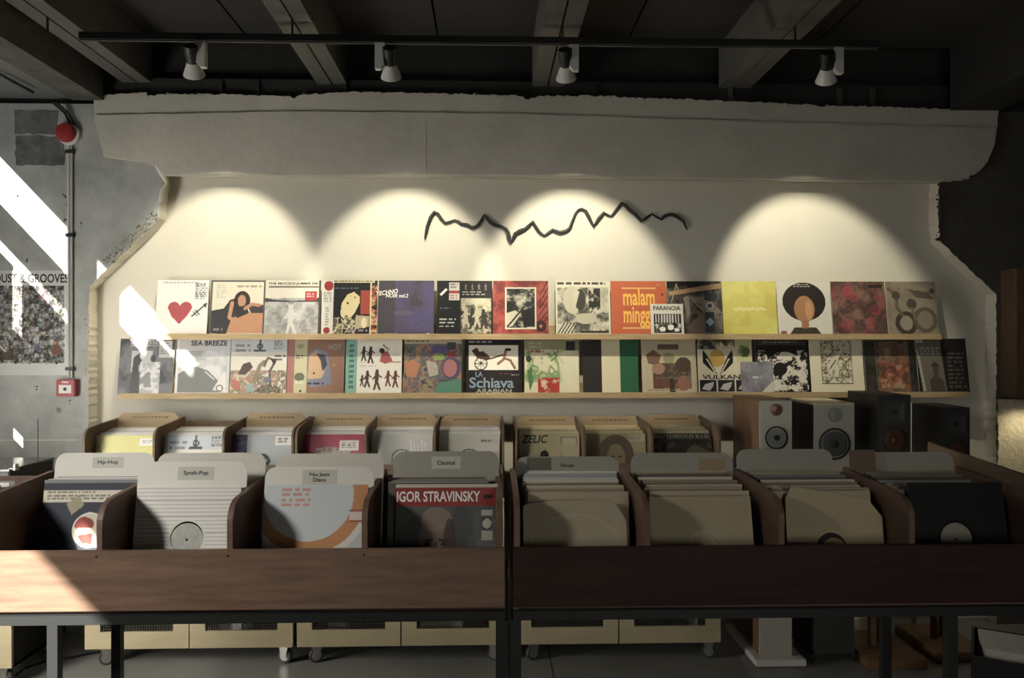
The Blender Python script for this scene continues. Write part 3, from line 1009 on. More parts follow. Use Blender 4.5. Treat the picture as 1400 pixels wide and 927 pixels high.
def comic(a, sd=0):
    a.r(0, 0, 1, .24, (196, 202, 204)).t(.08, .1, .38, .28, 2, (120, 120, 118), 3 + sd, .5).t(.76, .03, .95, .2, 6, (90, 90, 88), 4 + sd)
    a.l([(.42, .22), (.6, .22)], .04, (56, 66, 70)).l([(.51, .02), (.51, .2)], .035, (56, 66, 70)).ring(.51, .14, .03, .055, (56, 66, 70))
    a.nz(0, .58, 1, 1, 9, [(206, 196, 160), (190, 120, 96), (170, 160, 130), (120, 110, 90), (220, 212, 190)], 81 + sd).p([(.14, .65), (.22, .46), (.34, .42), (.4, .52), (.26, .66)], (84, 62, 50)).l([(.4, .9), (.52, .5), (.6, .42)], .07, (150, 128, 100)).l([(.6, .5), (.66, .35), (.8, .4), (.7, .6), (.72, .85)], .04, (110, 92, 84)).p([(.7, .36), (.82, .36), (.78, .5)], (60, 56, 54)).e(.66, .75, .06, .06, (120, 116, 140)).t(.78, .3, .98, .42, 2, (90, 90, 88), 7 + sd).p([(.02, .72), (.18, .78), (.2, .95), (.05, .9)], (196, 110, 90)).p([(.28, .84), (.42, .8), (.44, .95), (.3, .98)], (150, 172, 170)).nz(.5, .84, .9, 1, 12, [(140, 128, 100), (96, 86, 70), (200, 190, 160)], 87 + sd)
    return a


cover(314, 391, ZL, comic(up((226, 220, 202))), 'busy cream comic strip record sleeve with a lighthouse sign at top, on the lower shelf', M_GLOSS, group=LWR)

a = up((150, 108, 86)).r(0, 0, .11, 1, (176, 112, 104)).r(.12, 0, .34, 1, (196, 190, 146)).e(.22, .7, .09, .08, (110, 112, 90)).t(.14, .3, .33, .38, 2, (64, 62, 50), 3).e(.22, .14, .06, .04, (150, 150, 120)).t(.15, .76, .32, .83, 2, W_, 4).e(.24, .95, .02, .02, K_)
a.p([(.36, .28), (.52, .16), (.7, .26), (.76, .55), (.78, .84), (.4, .88), (.34, .74)], (126, 128, 150)).p([(.38, .3), (.5, .22), (.66, .32), (.66, .6), (.6, .72), (.36, .74)], (206, 164, 126)).p([(.5, .26), (.66, .3), (.7, .48), (.62, .6), (.58, .4)], (70, 70, 82)).e(.47, .63, .02, .02, (80, 50, 40)).t(.36, .8, .76, .86, 1, (50, 50, 60), 6).e(.82, .48, .025, .02, (200, 150, 90)).r(.72, .1, .98, .2, (126, 108, 82), .8)
o = cover(392, 470, ZL, a, 'brown record sleeve with a wide olive side strip and a small painting', group=LWR)
lettering(o, 'HOT', .105, .262, .07, .03, M_INKT)

a = up((228, 222, 206)).r(0, 0, .2, 1, (126, 178, 160)).t(.06, .1, .15, .95, 9, (70, 112, 98), 3, .55).t(.25, .42, .6, .56, 2, (190, 186, 176), 4, .3)
for (x, y, h, c) in ((.31, .4, .26, (60, 46, 42)), (.43, .44, .3, (60, 44, 40)), (.38, .88, .3, (78, 60, 54)), (.55, .92, .36, (96, 62, 54)), (.75, .86, .28, (116, 66, 56)), (.88, .88, .3, (112, 64, 54)), (.29, .86, .2, (70, 52, 46))):
    a.fig(x, y, h, c, .01)
a.p([(.6, .42), (.64, .26), (.74, .22), (.84, .42), (.7, .46)], (180, 84, 84)).l([(.8, .43), (.97, .43)], .03, (190, 140, 110)).e(.64, .22, .05, .05, (60, 46, 42)).l([(.66, .12), (.76, .2)], .03, (140, 130, 90))
cover(472, 549, ZL, a, 'cream record sleeve with a mint green side strip and small figures', group=LWR)

a = up((98, 110, 96)).nz(0, .1, 1, 1, 9, [(66, 84, 76), (120, 116, 86), (90, 96, 126), (176, 110, 76), (140, 150, 110), (86, 70, 84)], 91).r(0, 0, 1, .09, (196, 184, 150)).t(.04, .03, .5, .07, 1, (90, 80, 60), 3).e(.82, .54, .16, .21, (84, 70, 104)).e(.8, .54, .12, .16, (186, 112, 110)).p([(0, .45), (.15, .38), (.28, .46), (.22, .7), (.05, .7)], (196, 124, 84)).p([(.62, .8), (1, .74), (1, 1), (.5, 1)], (84, 140, 112)).r(.75, .07, .9, .2, (60, 70, 74)).r(.76, .24, .88, .34, (166, 56, 56)).p([(.5, .3), (.68, .28), (.7, .38), (.52, .4)], (150, 172, 90)).p([(.38, .4), (.56, .44), (.6, .66), (.44, .7)], (206, 200, 180), .7).p([(.5, .14), (.75, .12), (.74, .24), (.46, .28)], (84, 78, 130))
cover(552, 631, ZL, a, 'colourful painted record sleeve with a pink ball and green field', group=LWR)

a = up((34, 32, 34)).r(.05, .12, .94, .58, (232, 224, 204)).r(.14, .18, .16, .2, K_).ring(.27, .46, .1, .12, (66, 50, 36)).e(.27, .44, .025, .02, K_)
for q in range(8):
    a.l([(.27, .46), (.27 + .11 * math.cos(q * .785), .46 + .11 * math.sin(q * .785))], .01, (90, 72, 50))
a.p([(.1, .22), (.2, .16), (.24, .24), (.3, .24), (.42, .35), (.5, .36), (.38, .4), (.2, .36)], (72, 48, 34)).l([(.44, .37), (.66, .3)], .03, (90, 62, 40)).l([(.72, .22), (.68, .38), (.58, .46)], .05, (150, 108, 70)).l([(.7, .36), (.8, .4), (.88, .54)], .045, (140, 98, 62)).e(.76, .2, .06, .03, (40, 30, 28)).l([(.3, .24), (.42, .34)], .03, (90, 62, 40)).t(.05, .04, .54, .1, 1, (176, 176, 176), 3).t(.6, .63, .9, .67, 1, (110, 50, 50), 4).t(.82, .66, .97, .69, 1, (180, 180, 176), 5)
o = cover(637, 713, ZL, a, 'black record sleeve with a rickshaw and running figure in a white window', group=LWR)
lettering(o, 'LA', -.082, .108, .04, .03, M_INKB)
lettering(o, 'Schiava', -.012, .06, .25, .06, M_INKB)
lettering(o, 'ARABIAN', 0, .014, .2, .022, M_INKT)

a = up((226, 218, 176)).r(0, 0, 1, .22, (150, 150, 112)).nz(0, .2, .7, .8, 4, [(226, 218, 176), (186, 196, 140), (130, 164, 98), (226, 218, 176)], 101).r(.76, .05, .93, .22, (38, 40, 36)).t(.08, .06, .4, .2, 2, (180, 176, 140), 3).t(.1, .22, .45, .27, 1, (190, 60, 50), 4).e(.08, .37, .05, .06, (66, 60, 44)).l([(.5, .4), (.62, .3), (.7, .45)], .04, (110, 150, 84)).l([(.42, .68), (.48, .5), (.58, .62), (.66, .8)], .03, (150, 160, 110)).p([(.05, .6), (.14, .5), (.16, .8), (.1, .96)], (84, 130, 76)).nz(.25, .72, .64, 1, 5, [(206, 66, 50), (190, 50, 44), (224, 200, 160)], 105).p([(.6, .28), (.98, .24), (.98, .98), (.66, .98), (.66, .6)], (228, 220, 182), .8)
cover(717, 792, ZL, a, 'cream record sleeve with loose green brush strokes and red strawberries', group=LWR)

a = up((226, 214, 172)).r(0, 0, .34, 1, (48, 44, 40)).r(.67, 0, 1, 1, (40, 104, 68)).t(.03, .03, .18, .06, 1, (110, 106, 98), 3).t(.36, .01, .6, .035, 1, (150, 140, 110), 4)
cover(797, 873, ZL, a, 'record sleeve in three plain vertical bands of black, cream and green', group=LWR)

a = up((196, 182, 144)).r(.3, .1, .68, .2, (100, 84, 64)).p([(.08, .3), (.22, .2), (.36, .32), (.3, .5), (.12, .46)], (128, 92, 72)).r(.4, .26, .62, .5, (190, 178, 130)).nz(.2, .45, .9, .92, 4, [(120, 84, 68), (140, 104, 82), (90, 72, 58), (110, 112, 92)], 111).e(.76, .48, .14, .14, (84, 66, 56)).e(.76, .82, .12, .14, (160, 104, 82)).e(.3, .56, .12, .1, (176, 128, 100)).r(.2, .74, .6, .9, (120, 70, 56), .8).l([(.54, .78), (.55, .98)], .1, (74, 56, 48)).e(.5, .36, .1, .1, (150, 150, 110)).t(.1, .94, .8, .97, 1, (130, 112, 84), 5)
cover(878, 953, ZL, a, 'tan record sleeve with a faded painting of figures around a car', group=LWR)

a = up((216, 206, 172)).e(.36, .36, .14, .16, (206, 160, 66)).nz(.0, 0, .7, .2, 5, [(60, 54, 44), (130, 118, 92), (206, 196, 160)], 121)
for sg in (-1, 1):
    a.p([(.37 + sg * .27, .2), (.37 + sg * .17, .34), (.37 + sg * .02, .66), (.37 + sg * .12, .6), (.37 + sg * .28, .44)], K_).l([(.37 + sg * .2, .38), (.37 + sg * .06, .62)], .025, (216, 206, 172))
a.r(.72, .02, .98, .44, (198, 196, 132)).ring(.86, .23, .06, .1, (92, 110, 64)).nz(.78, .12, .92, .34, 9, [(92, 110, 64), (180, 184, 120)], 123)
for q in range(3):
    a.r(.02 + q * .33, .76, .33 + q * .33, .98, (34, 32, 34)).p([(.06 + q * .33, .93), (.12 + q * .33, .84), (.28 + q * .33, .8), (.26 + q * .33, .88), (.2 + q * .33, .96)], (190, 186, 190))
o = cover(955, 1030, ZL, a, 'cream record sleeve with two black hands and three small pictures below', group=LWR)
lettering(o, 'VULKANS', -.012, .09, .245, .026, M_INK)

a = up((30, 28, 28)).r(.04, .03, .96, .12, (66, 62, 58)).t(.15, .05, .9, .1, 1, (150, 144, 130), 3).nz(.04, .22, .98, .98, 11, [(30, 28, 28), (30, 28, 28), (214, 206, 186), (224, 216, 196)], 131).p([(.2, .12), (.78, .12), (.8, .32), (.6, .24), (.4, .26), (.22, .4)], (28, 26, 26)).e(.46, .56, .13, .12, (28, 26, 26)).p([(.04, .6), (.3, .64), (.3, .98), (.04, .98)], (28, 26, 26), .7)
cover(1035, 1107, ZL, a, 'black record sleeve filled with dense white woodcut figures', group=LWR)

a = up((230, 220, 184)).r(.21, .04, .79, .84, (96, 92, 72)).nz(.22, .05, .78, .83, 16, [(230, 220, 184), (206, 196, 160), (104, 100, 80), (220, 210, 174)], 141).p([(.3, .5), (.5, .3), (.6, .2), (.5, .5), (.36, .64)], (222, 212, 178)).l([(.37, .56), (.49, .4)], .018, (40, 38, 32)).ring(.66, .14, .04, .1, (210, 200, 166))
cover(1109, 1182, ZL, a, 'cream record sleeve with a square line drawing set in its middle', group=LWR)

a = up((44, 42, 36)).nz(0, 0, 1, 1, 3, [(36, 36, 30), (52, 50, 42), (66, 62, 52)], 151).nz(.25, .03, .86, .98, 8, [(70, 62, 50), (120, 96, 74), (150, 100, 74), (96, 90, 84)], 152).r(.27, .42, .84, .9, (176, 92, 62), .5).nz(.27, .5, .84, .92, 9, [(190, 170, 130), (176, 84, 56), (80, 66, 56)], 153, .7).r(.22, 0, .24, 1, (110, 106, 90)).r(.86, 0, .88, 1, (90, 86, 74)).r(0, 0, 1, .06, (80, 76, 66)).e(.45, .26, .06, .09, (150, 130, 100)).e(.62, .22, .08, .14, (110, 84, 66))
cover(1184, 1254, ZL, a, 'dark bagged record sleeve with a rusty collage between clear margins', M_GLOSS, group=LWR)

a = up((40, 37, 34)).p([(0, .2), (.1, .98), (.55, .98), (.5, .28), (.5, 0), (0, 0)], (116, 108, 94)).p([(0, .2), (.08, .98), (.14, .98), (.04, .2)], (178, 170, 150)).t(.08, .16, .52, .32, 3, (190, 182, 160), 3).p([(.24, .98), (.22, .8), (.3, .7), (.4, .7), (.5, .8), (.52, .98)], (78, 70, 62)).e(.36, .6, .06, .12, (86, 76, 66)).p([(.26, .52), (.34, .42), (.44, .52)], (66, 58, 52)).r(.0, .02, .15, .08, (200, 194, 176)).t(.6, .26, .95, .95, 9, (106, 100, 90), 5, .5).e(.78, .5, .03, .03, (20, 20, 20))
cover(1256, 1325, ZL, a, 'grey and black record sleeve with a figure in a pointed hat', group=LWR)

a = Art(50, (128, 126, 132)).nz(0, 0, 1, 1, 2, [(112, 110, 116), (130, 128, 134), (144, 142, 146)], 161).p([(.6, 1), (1, .6), (1, 1)], (206, 198, 176)).t(.36, .48, .66, .58, 1, (214, 210, 206), 3).e(.52, .64, .02, .02, (190, 186, 184))
cover(1014, 1058, ZL, a, 'small plain grey single sleeve leaning before two larger sleeves', h=.178, yb=YS + .010, tilt=10, group=LWR, name='single_sleeve', T=.002)

# ================================================================== FRONT RECORD TABLES
YT0 = 2.265    # front face of the plank
ZB = 0.875     # floor of the bins
ZD = 1.188     # top of the dividers


def divider_profile(y0, y1, z0, z1, r):
    pts = [(y0, z0)]
    for i in range(9):
        a = math.pi * (1 - i / 16.0)
        pts.append((y0 + r + r * math.cos(a), z1 - .02 - r * .8 + r * .8 * math.sin(a)))
    return pts + [(y1, z1), (y1, z0)]


def record_table(name, divs, xl, xr, legs, m_plank, label):
    t = thing(name, label, 'record table', ((xl + xr) / 2, YT0 + .22, 0))
    L = t.location
    inv = lambda b, nm, m, **k: _off(b.build(nm, m, t, **k), L)
    inv(MB().box(xl, xr, YT0, YT0 + .018, .866, 1.035), 'front_plank', m_plank, bevel=.0015)
    inv(MB().box(xl, xr, YT0 + .018, 2.735, .855, ZB), 'bin_floor', M_BINWOOD)
    inv(MB().box(xl, xr, 2.72, 2.738, ZB, ZD - .02), 'back_panel', M_BINWOOD)
    for i, x in enumerate(divs):
        end = i in (0, len(divs) - 1)
        zt = ZD
        inv(MB().prism(divider_profile(YT0 + .018, 2.72, ZB, zt, .075), x - .009, x + .009, 'x'), 'bin_divider', M_BINWOOD, bevel=.0015)
    for (x0, x1, y0, y1) in ((xl, xr, YT0 - .004, YT0 + .026), (xl, xr, 2.70, 2.73)):
        inv(MB().box(x0, x1, y0, y1, .83, .856), 'frame_rail', M_DKSTEEL)
    for x in legs:
        inv(MB().box(x - .014, x + .014, YT0 + .026, 2.70, .832, .854), 'cross_rail', M_DKSTEEL)
        for y in (YT0 + .011, 2.655):
            b = MB().box(x - .0145, x + .0145, y - .0145, y + .0145, .008, .83)
            b.box(x - .02, x + .02, y - .02, y + .02, 0, .008)
            inv(b, 'leg', M_DKSTEEL)
    return t


def _off(o, L):
    o.location = (-L[0], -L[1], -L[2])
    return o


YD = YT0 + .022
DL = [PX(p, YD) for p in (-230, -44, 137, 315, 499, 683)]
DR = [PX(p, YD) for p in (707, 885, 1068, 1246, 1427)]
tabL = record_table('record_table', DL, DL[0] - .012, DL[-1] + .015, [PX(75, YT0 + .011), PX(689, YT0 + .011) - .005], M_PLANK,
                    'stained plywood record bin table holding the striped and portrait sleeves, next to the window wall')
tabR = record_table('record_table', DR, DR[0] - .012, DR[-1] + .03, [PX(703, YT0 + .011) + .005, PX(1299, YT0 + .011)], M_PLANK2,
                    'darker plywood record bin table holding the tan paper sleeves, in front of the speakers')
# tall flap at the far end of the right table
fx = DR[-1] + .02
o = MB().prism([(2.30, ZB), (2.30, 1.20), (2.42, 1.215), (2.93, 1.245), (2.93, ZB)], fx - .006, fx + .006, 'x').build('end_flap', M_TANWOOD, tabR)
_off(o, tabR.location)
# screws on the plank edge
for tb, ds in ((tabL, DL), (tabR, DR)):
    for x in ds[1:-1]:
        o = MB().lathe([(.003, 0), (.003, .0015)], (x, YT0 - .0012, 1.02), (0, 1, 0), 8).build('screw', M_DKSTEEL, tb)
        _off(o, tb.location)


def stack_sleeves(x0, x1, ys, z0, tilt, cols, label, group, rnd, hs=.31, T=.0045, W=.312, rise=0.0):
    """plain sleeves packed behind the front one; they share two meshes by colour"""
    out = []
    xm = (x0 + x1) / 2
    for i, y in enumerate(ys):
        c = cols[i % len(cols)]
        key = 'sleeve_%d_%d_%d' % c
        b = MB().box(-W / 2, W / 2, 0, T, 0, hs)
        hh = hs - max(0, rise) * (1 - i / max(1, len(ys) - 1))
        b = MB().box(-W / 2, W / 2, 0, T, 0, hh)
        me = STK.get((c, round(hh, 4), W, T))
        if me is None:
            me = b.mesh('packed_sleeve', mat(key, c, .55, var=.12, vscale=8), bevel=.0008)
            STK[(c, round(hh, 4), W, T)] = me
        o = obj('record_sleeve', me)
        o.location = (xm + rnd.uniform(-.008, .008), y, z0 + rnd.uniform(0.0003, .004))
        o.rotation_euler = (R(-tilt + rnd.uniform(-.4, .4)), 0, R(rnd.uniform(-.8, .8)))
        tag(o, '%s sleeve, %s' % (ORD[i], label), 'record', group)
        out.append(o)
    return out


STK = {}
ORD = ['first', 'second', 'third', 'fourth', 'fifth', 'sixth', 'seventh', 'eighth', 'ninth', 'tenth']


def genre_card(pl, pr, ptop, Yt, m, label, zb=ZB, tilt=10.0, texts=(), lab=None, radius=.035, cut=.3):
    x0, x1 = PX(pl, Yt), PX(pr, Yt)
    W = x1 - x0
    zt = PZ((pl + pr) / 2, ptop, Yt)
    H = (zt - zb) / math.cos(R(tilt))
    yb = Yt - H * math.sin(R(tilt))
    pts = [(-W / 2, 0), (W / 2, 0), (W / 2, H - radius)]
    for i in range(1, 7):
        a = math.pi / 2 * i / 6
        pts.append((W / 2 - radius + radius * math.cos(a), H - radius + radius * math.sin(a)))
    for i in range(0, 7):
        a = math.pi / 2 * (1 + i / 6)
        pts.append((-W / 2 + radius + radius * math.cos(a), H - radius + radius * math.sin(a)))
    t = thing('genre_card', label, 'divider card', ((x0 + x1) / 2, yb, zb))
    t.rotation_euler = (R(-tilt), 0, 0)
    MB().prism(pts, 0, .0022, 'y').build('card', m, t)
    if lab:
        u, v, lw, lh = lab     # centre px offset from the card centre, size in metres
        p = MB().box(u - lw / 2, u + lw / 2, -.0007, 0, H - v - lh / 2, H - v + lh / 2).build('paper_label', M_LABELP, t)
    for (txt, u, v, tw, th) in texts:
        lettering(t, txt, u, H - v, tw, th, M_INK, y=-.0012)
    return t


rk = random.Random(5)


def front_sleeve(art, xm, yb, W, H, tilt, label, hole=None, edge=(220, 212, 196), m=M_ART, warp=None, roll=0, T=.004, zb=ZB):
    me = sleeve_mesh('record_sleeve', art, W, H, T, m, edge, hole, warp)
    o = obj('record_sleeve', me)
    o.location = (xm, yb, zb + .0005)
    o.rotation_euler = (R(-tilt), R(roll), 0)
    tag(o, label, 'record', 'front record of each bin')
    return o


def xmid(i, D, y=2.41):
    return (D[i] + D[i + 1]) / 2


TAN = [(176, 160, 132), (154, 142, 120), (190, 176, 150), (132, 120, 100), (202, 192, 170), (92, 84, 72)]
GRY = [(196, 194, 186), (160, 160, 156), (210, 206, 196), (120, 118, 112), (176, 172, 160)]
NF = 110
# bin 1, hip-hop: navy sleeve with text band and round label
a = Art(NF, (52, 56, 68)).r(0, .0, 1, .03, (120, 124, 126)).r(0, .1, 1, .225, (206, 198, 176)).t(.04, .115, .6, .14, 1, (120, 112, 100), 3, .7).t(.04, .15, .98, .21, 2, (110, 102, 90), 4, .6)
a.p([(.24, .24), (.36, .16), (.42, .25), (.3, .35)], (158, 148, 116)).e(.49, .5, .165, .175, (206, 192, 170)).e(.43, .44, .1, .07, (150, 62, 52)).r(.37, .48, .5, .53, (214, 200, 180)).p([(.37, .55), (.52, .53), (.52, .64), (.42, .63)], (150, 62, 52)).r(.54, .34, .65, .67, (212, 202, 182))
xb1 = (PX(57, 2.55) + PX(57, 2.55) + .312) / 2
o = front_sleeve(a, xb1, 2.515, .308, .312, 9, 'dark navy record sleeve with a white text band in the bin beside the window')
ring_part('label_rim', o, (.49 - .5) * .308, .5 * .312, .050, .054, -.0004, M_CARDW)
stack_sleeves(xb1 - .16, xb1 + .16, [2.535, 2.555, 2.575], ZB, 9, [GRY[1], GRY[0], GRY[3]], 'pale, packed behind the dark navy record', 'sleeves behind the navy record', rk, W=.306)
genre_card(77, 212, 619, 2.665, M_CARDW, 'white card reading Hip-Hop standing in the window-side bin', lab=(.01, .032, .10, .036), texts=[('Hip-Hop', .01, .032, .066, .016)])
# bin 0 at the very end, out towards the window
stack_sleeves(DL[0], DL[1], [2.42 + .03 * i for i in range(4)], ZB, 9, GRY, 'packed in the last bin beside the window', 'sleeves in the last bin by the window', rk)

# bin 2, synth-pop: striped white sleeve with die-cut hole
a = Art(NF, (228, 224, 214))
for q in range(26):
    a.r(0, .02 + q * .0385, 1, .032 + q * .0385, (176, 172, 164), .75)
hx = (253 - 182) / 143.0
o = front_sleeve(a, (PX(182, 2.42) + PX(325, 2.42)) / 2, 2.405, .312, .312, 9, 'white record sleeve with fine grey stripes and a round centre hole', hole=(.5, .5 + .19 * 0 + .0, .052), edge=(228, 224, 214))
ring_part('hole_rim', o, 0, .156, .0495, .0555, -.0003, M_CARDW)
disc_part('vinyl_record', o, 0, .156, .054, .0022, M_VINYL)
lb = disc_part('record_label', o, .0, .151, .049, .0014, mat('grey_record_label', (176, 176, 168), .5, var=.3, vscale=60))
disc_part('spindle_hole', lb, 0, .151, .004, .0009, M_INK, 16)
stack_sleeves(DL[2], DL[3], [2.47, 2.49, 2.51], ZB, 9, GRY, 'white, packed behind the striped record', 'sleeves behind the striped record', rk)
genre_card(190, 339, 631, 2.488, M_CARDW, 'white card reading Synth-Pop standing in the bin of the striped record', lab=(.01, .036, .11, .04), texts=[('Synth-Pop', .01, .036, .075, .016)])
genre_card(216, 364, 619, 2.60, M_CARDW2, 'blank white card behind the Synth-Pop card')

# bin 3: white sleeve with orange arc
a = Art(NF, (196, 198, 194)).ring(.42, .1, .44, .56, (206, 140, 82)).ring(.42, .1, .56, .62, (222, 216, 206)).e(.42, .1, .44, .44, (200, 206, 206)).r(.88, 0, 1, .26, (206, 140, 82)).r(.82, .25, 1, .35, (226, 200, 192)).r(.82, .245, 1, .258, (176, 80, 70)).r(.82, .345, 1, .358, (176, 80, 70)).t(.16, .03, .46, .23, 4, (214, 138, 124), 5, .5)
o = front_sleeve(a, (PX(365, 2.42) + PX(499, 2.42)) / 2 - .004, 2.405, .312, .312, 9, 'pale blue-white record sleeve with a broad orange arc')
stack_sleeves(DL[3], DL[4], [2.47, 2.49, 2.51], ZB, 9, GRY, 'white, packed behind the orange arc record', 'sleeves behind the orange arc record', rk)
genre_card(363, 512, 638, 2.488, M_CARDW, 'low white card reading Nu Jazz Disco behind the orange arc record', lab=(0, .032, .105, .045), texts=[('Nu Jazz', 0, .025, .062, .013), ('Disco', 0, .040, .04, .013)])
genre_card(378, 525, 620, 2.60, M_CARDW2, 'taller white card behind the Nu Jazz Disco card')

# bin 4: portrait sleeve
a = Art(NF, (92, 94, 92)).nz(0, .2, 1, 1, 2, [(78, 80, 78), (92, 94, 92), (110, 112, 110)], 171).r(0, .03, 1, .21, (164, 56, 48)).p([(.05, 1), (.25, .84), (.7, .8), (.95, 1)], (46, 42, 40)).e(.4, .55, .17, .27, (128, 106, 90)).e(.4, .34, .15, .12, (142, 120, 104)).e(.53, .55, .06, .22, (60, 52, 46), a=.7).l([(.29, .54), (.36, .535)], .02, (56, 46, 40)).l([(.43, .535), (.5, .54)], .02, (56, 46, 40)).e(.32, .575, .03, .012, (40, 34, 30)).e(.47, .575, .03, .012, (40, 34, 30)).l([(.4, .56), (.39, .68), (.43, .69)], .02, (84, 68, 58)).e(.4, .77, .07, .012, (70, 54, 48)).p([(.6, .62), (.68, .72), (.7, .9), (.6, .9)], (128, 116, 96)).p([(.26, .8), (.3, .72), (.34, .9)], (128, 116, 96))
a.r(.84, .25, .95, .3, (196, 190, 176)).e(.895, .38, .055, .06, K_).e(.895, .38, .045, .048, (206, 200, 186)).r(.84, .45, .95, .54, (190, 182, 160)).e(.88, .12, .025, .02, (60, 40, 36)).e(.93, .12, .025, .02, (60, 40, 36)).r(0, 0, 1, .03, (206, 196, 176))
o = front_sleeve(a, (PX(538, 2.42) + PX(682, 2.42)) / 2, 2.405, .312, .312, 9, 'grey portrait record sleeve under a red title band', m=M_GLOSS)
lettering(o, 'IGOR STRAVINSKY', -.025, .275, .255, .032, M_INKW)
stack_sleeves(DL[4], DL[5], [2.435, 2.455, 2.48, 2.50, 2.52], ZB, 9, [TAN[5], TAN[0], GRY[3], TAN[3]], 'dull, packed behind the portrait record', 'sleeves behind the portrait record', rk)
genre_card(538, 682, 617, 2.62, M_CARDG, 'grey card reading Classical standing behind the portrait record', lab=(0, .037, .095, .04), texts=[('Classical', 0, .037, .058, .014)])

# bin 5: tan inner sleeve with slanted corner
a = Art(NF, (182, 166, 132)).nz(0, 0, 1, 1, 3, [(180, 164, 130), (182, 166, 132), (184, 168, 134)], 181)
a.ring(.5, .62, .46, .475, (206, 190, 154), .5)
o = front_sleeve(a, (PX(712, 2.40) + PX(860, 2.40)) / 2, 2.35, .312, .272, 15, 'tan paper sleeve with a rounded record outline pressed in it', warp=[(0, .06), (.06, .03), (.3, 0), (.88, 0), (1, .22)], edge=(182, 166, 132), T=.003)
stack_sleeves(DR[0], DR[1], [2.405 + .033 * i for i in range(8)], ZB, 10, TAN[:5] + GRY[:3], 'packed behind the tan sleeve with the pressed record outline', 'sleeves in the House bin', rk, rise=.026)
c5 = genre_card(705, 846, 624, 2.705, M_CARDG, 'grey card reading House with a dark barcode block', texts=[('House', .0, .03, .045, .012)])
MB().box(-.138, -.055, -.0008, 0, .345 - .03, .345 + .012).build('barcode_label', mat('barcode_grey', (96, 90, 78), .6), c5)

# bin 6: tan sleeve with die-cut hole
a = Art(NF, (184, 166, 128)).nz(0, 0, 1, 1, 2, [(182, 164, 126), (184, 166, 128), (186, 168, 130)], 185)
o = front_sleeve(a, (PX(884, 2.41) + PX(1032, 2.41)) / 2, 2.355, .312, .280, 14, 'tan paper sleeve with a low round centre hole', hole=(.52, .55, .05), edge=(184, 166, 128), T=.003)
ring_part('hole_rim', o, .02 * .312, .45 * .280, .0475, .0535, -.0003, mat('tan_paper', (184, 166, 128), .6))
disc_part('vinyl_record', o, .02 * .312, .45 * .280, .052, .0020, M_VINYL)
disc_part('record_label', o, .02 * .312, .45 * .280 - .003, .0475, .0013, mat('tan_record_label', (164, 148, 116), .5))
stack_sleeves(DR[1], DR[2], [2.41 + .037 * i for i in range(7)], ZB, 10, TAN, 'packed behind the tan sleeve with a low hole', 'sleeves behind the tan sleeve with a low hole', rk, rise=.026)
c6 = genre_card(862, 1001, 619, 2.705, M_CARDG, 'plain grey card with a tan sticker on its corner')
MB().box(.06, .15, -.0008, 0, .37 - .075, .37 - .02).build('sticker', mat('tan_sticker', (150, 130, 96), .6), c6)

# bin 7: crooked paper sleeve
a = Art(NF, (196, 176, 136)).nz(0, 0, 1, 1, 3, [(194, 174, 134), (196, 176, 136), (198, 178, 138)], 187)
o = front_sleeve(a, (PX(1068, 2.40) + PX(1210, 2.40)) / 2, 2.365, .30, .30, 14, 'crooked tan paper sleeve with worn corners and a dark crescent in its hole', hole=(.46, .60, .05), warp=[(0, .12), (.07, .0), (.3, .02), (.86, .09), (1, .26)], roll=3, edge=(196, 176, 136), T=.003)
hx_, hz_ = -.04 * .30, .40 * .30 * .93
o2 = ring_part('hole_rim', o, hx_, .4 * .30, .0475, .0535, -.0003, mat('pale_tan_paper', (196, 176, 136), .6))
disc_part('vinyl_record', o, hx_, .4 * .30, .052, .0020, M_VINYL)
disc_part('record_label', o, hx_ + .009, .4 * .30 - .009, .041, .0013, mat('pale_tan_label', (186, 168, 130), .5))
stack_sleeves(DR[2], DR[3], [2.41 + .028 * i for i in range(9)], ZB, 10, TAN + GRY[3:4], 'packed behind the crooked tan paper sleeve', 'sleeves behind the crooked sleeve', rk, rise=.026)
genre_card(1006, 1137, 614, 2.71, M_CARDG, 'plain grey card with rounded corners behind the crooked paper sleeve')

# bin 8: black sleeve with pale label
a = Art(NF, (16, 16, 17))
o = front_sleeve(a, (PX(1245, 2.41) + PX(1382, 2.41)) / 2, 2.385, .30, .312, 11, 'black record sleeve with a pale round label showing', hole=(.46, .55, .052), edge=(24, 24, 24), T=.003)
hx_ = -.04 * .30
ring_part('hole_rim', o, hx_, .45 * .312, .0495, .056, -.0003, M_VINYL)
lb = disc_part('record_label', o, hx_, .45 * .312, .0515, .0012, mat('pale_label', (150, 146, 128), .5))
disc_part('spindle_hole', lb, hx_, .45 * .312, .004, .0007, M_INK, 16)
stack_sleeves(DR[3], DR[4], [2.415 + .032 * i for i in range(8)], ZB, 10, [GRY[3], TAN[3], TAN[0], GRY[1], TAN[5]], 'packed behind the black record sleeve', 'sleeves behind the black record', rk, rise=.026)
genre_card(1160, 1302, 618, 2.71, M_CARDG, 'plain grey card behind the black record sleeve')
genre_card(1161, 1196, 615, 2.70 - .02, mat('brown_card', (104, 84, 64), .6), 'narrow brown card beside the plain grey card', radius=.006)

# ================================================================== BACK ROW: CABINETS, CRATES
YC0, YC1 = 4.00, 4.43
ZT = .832


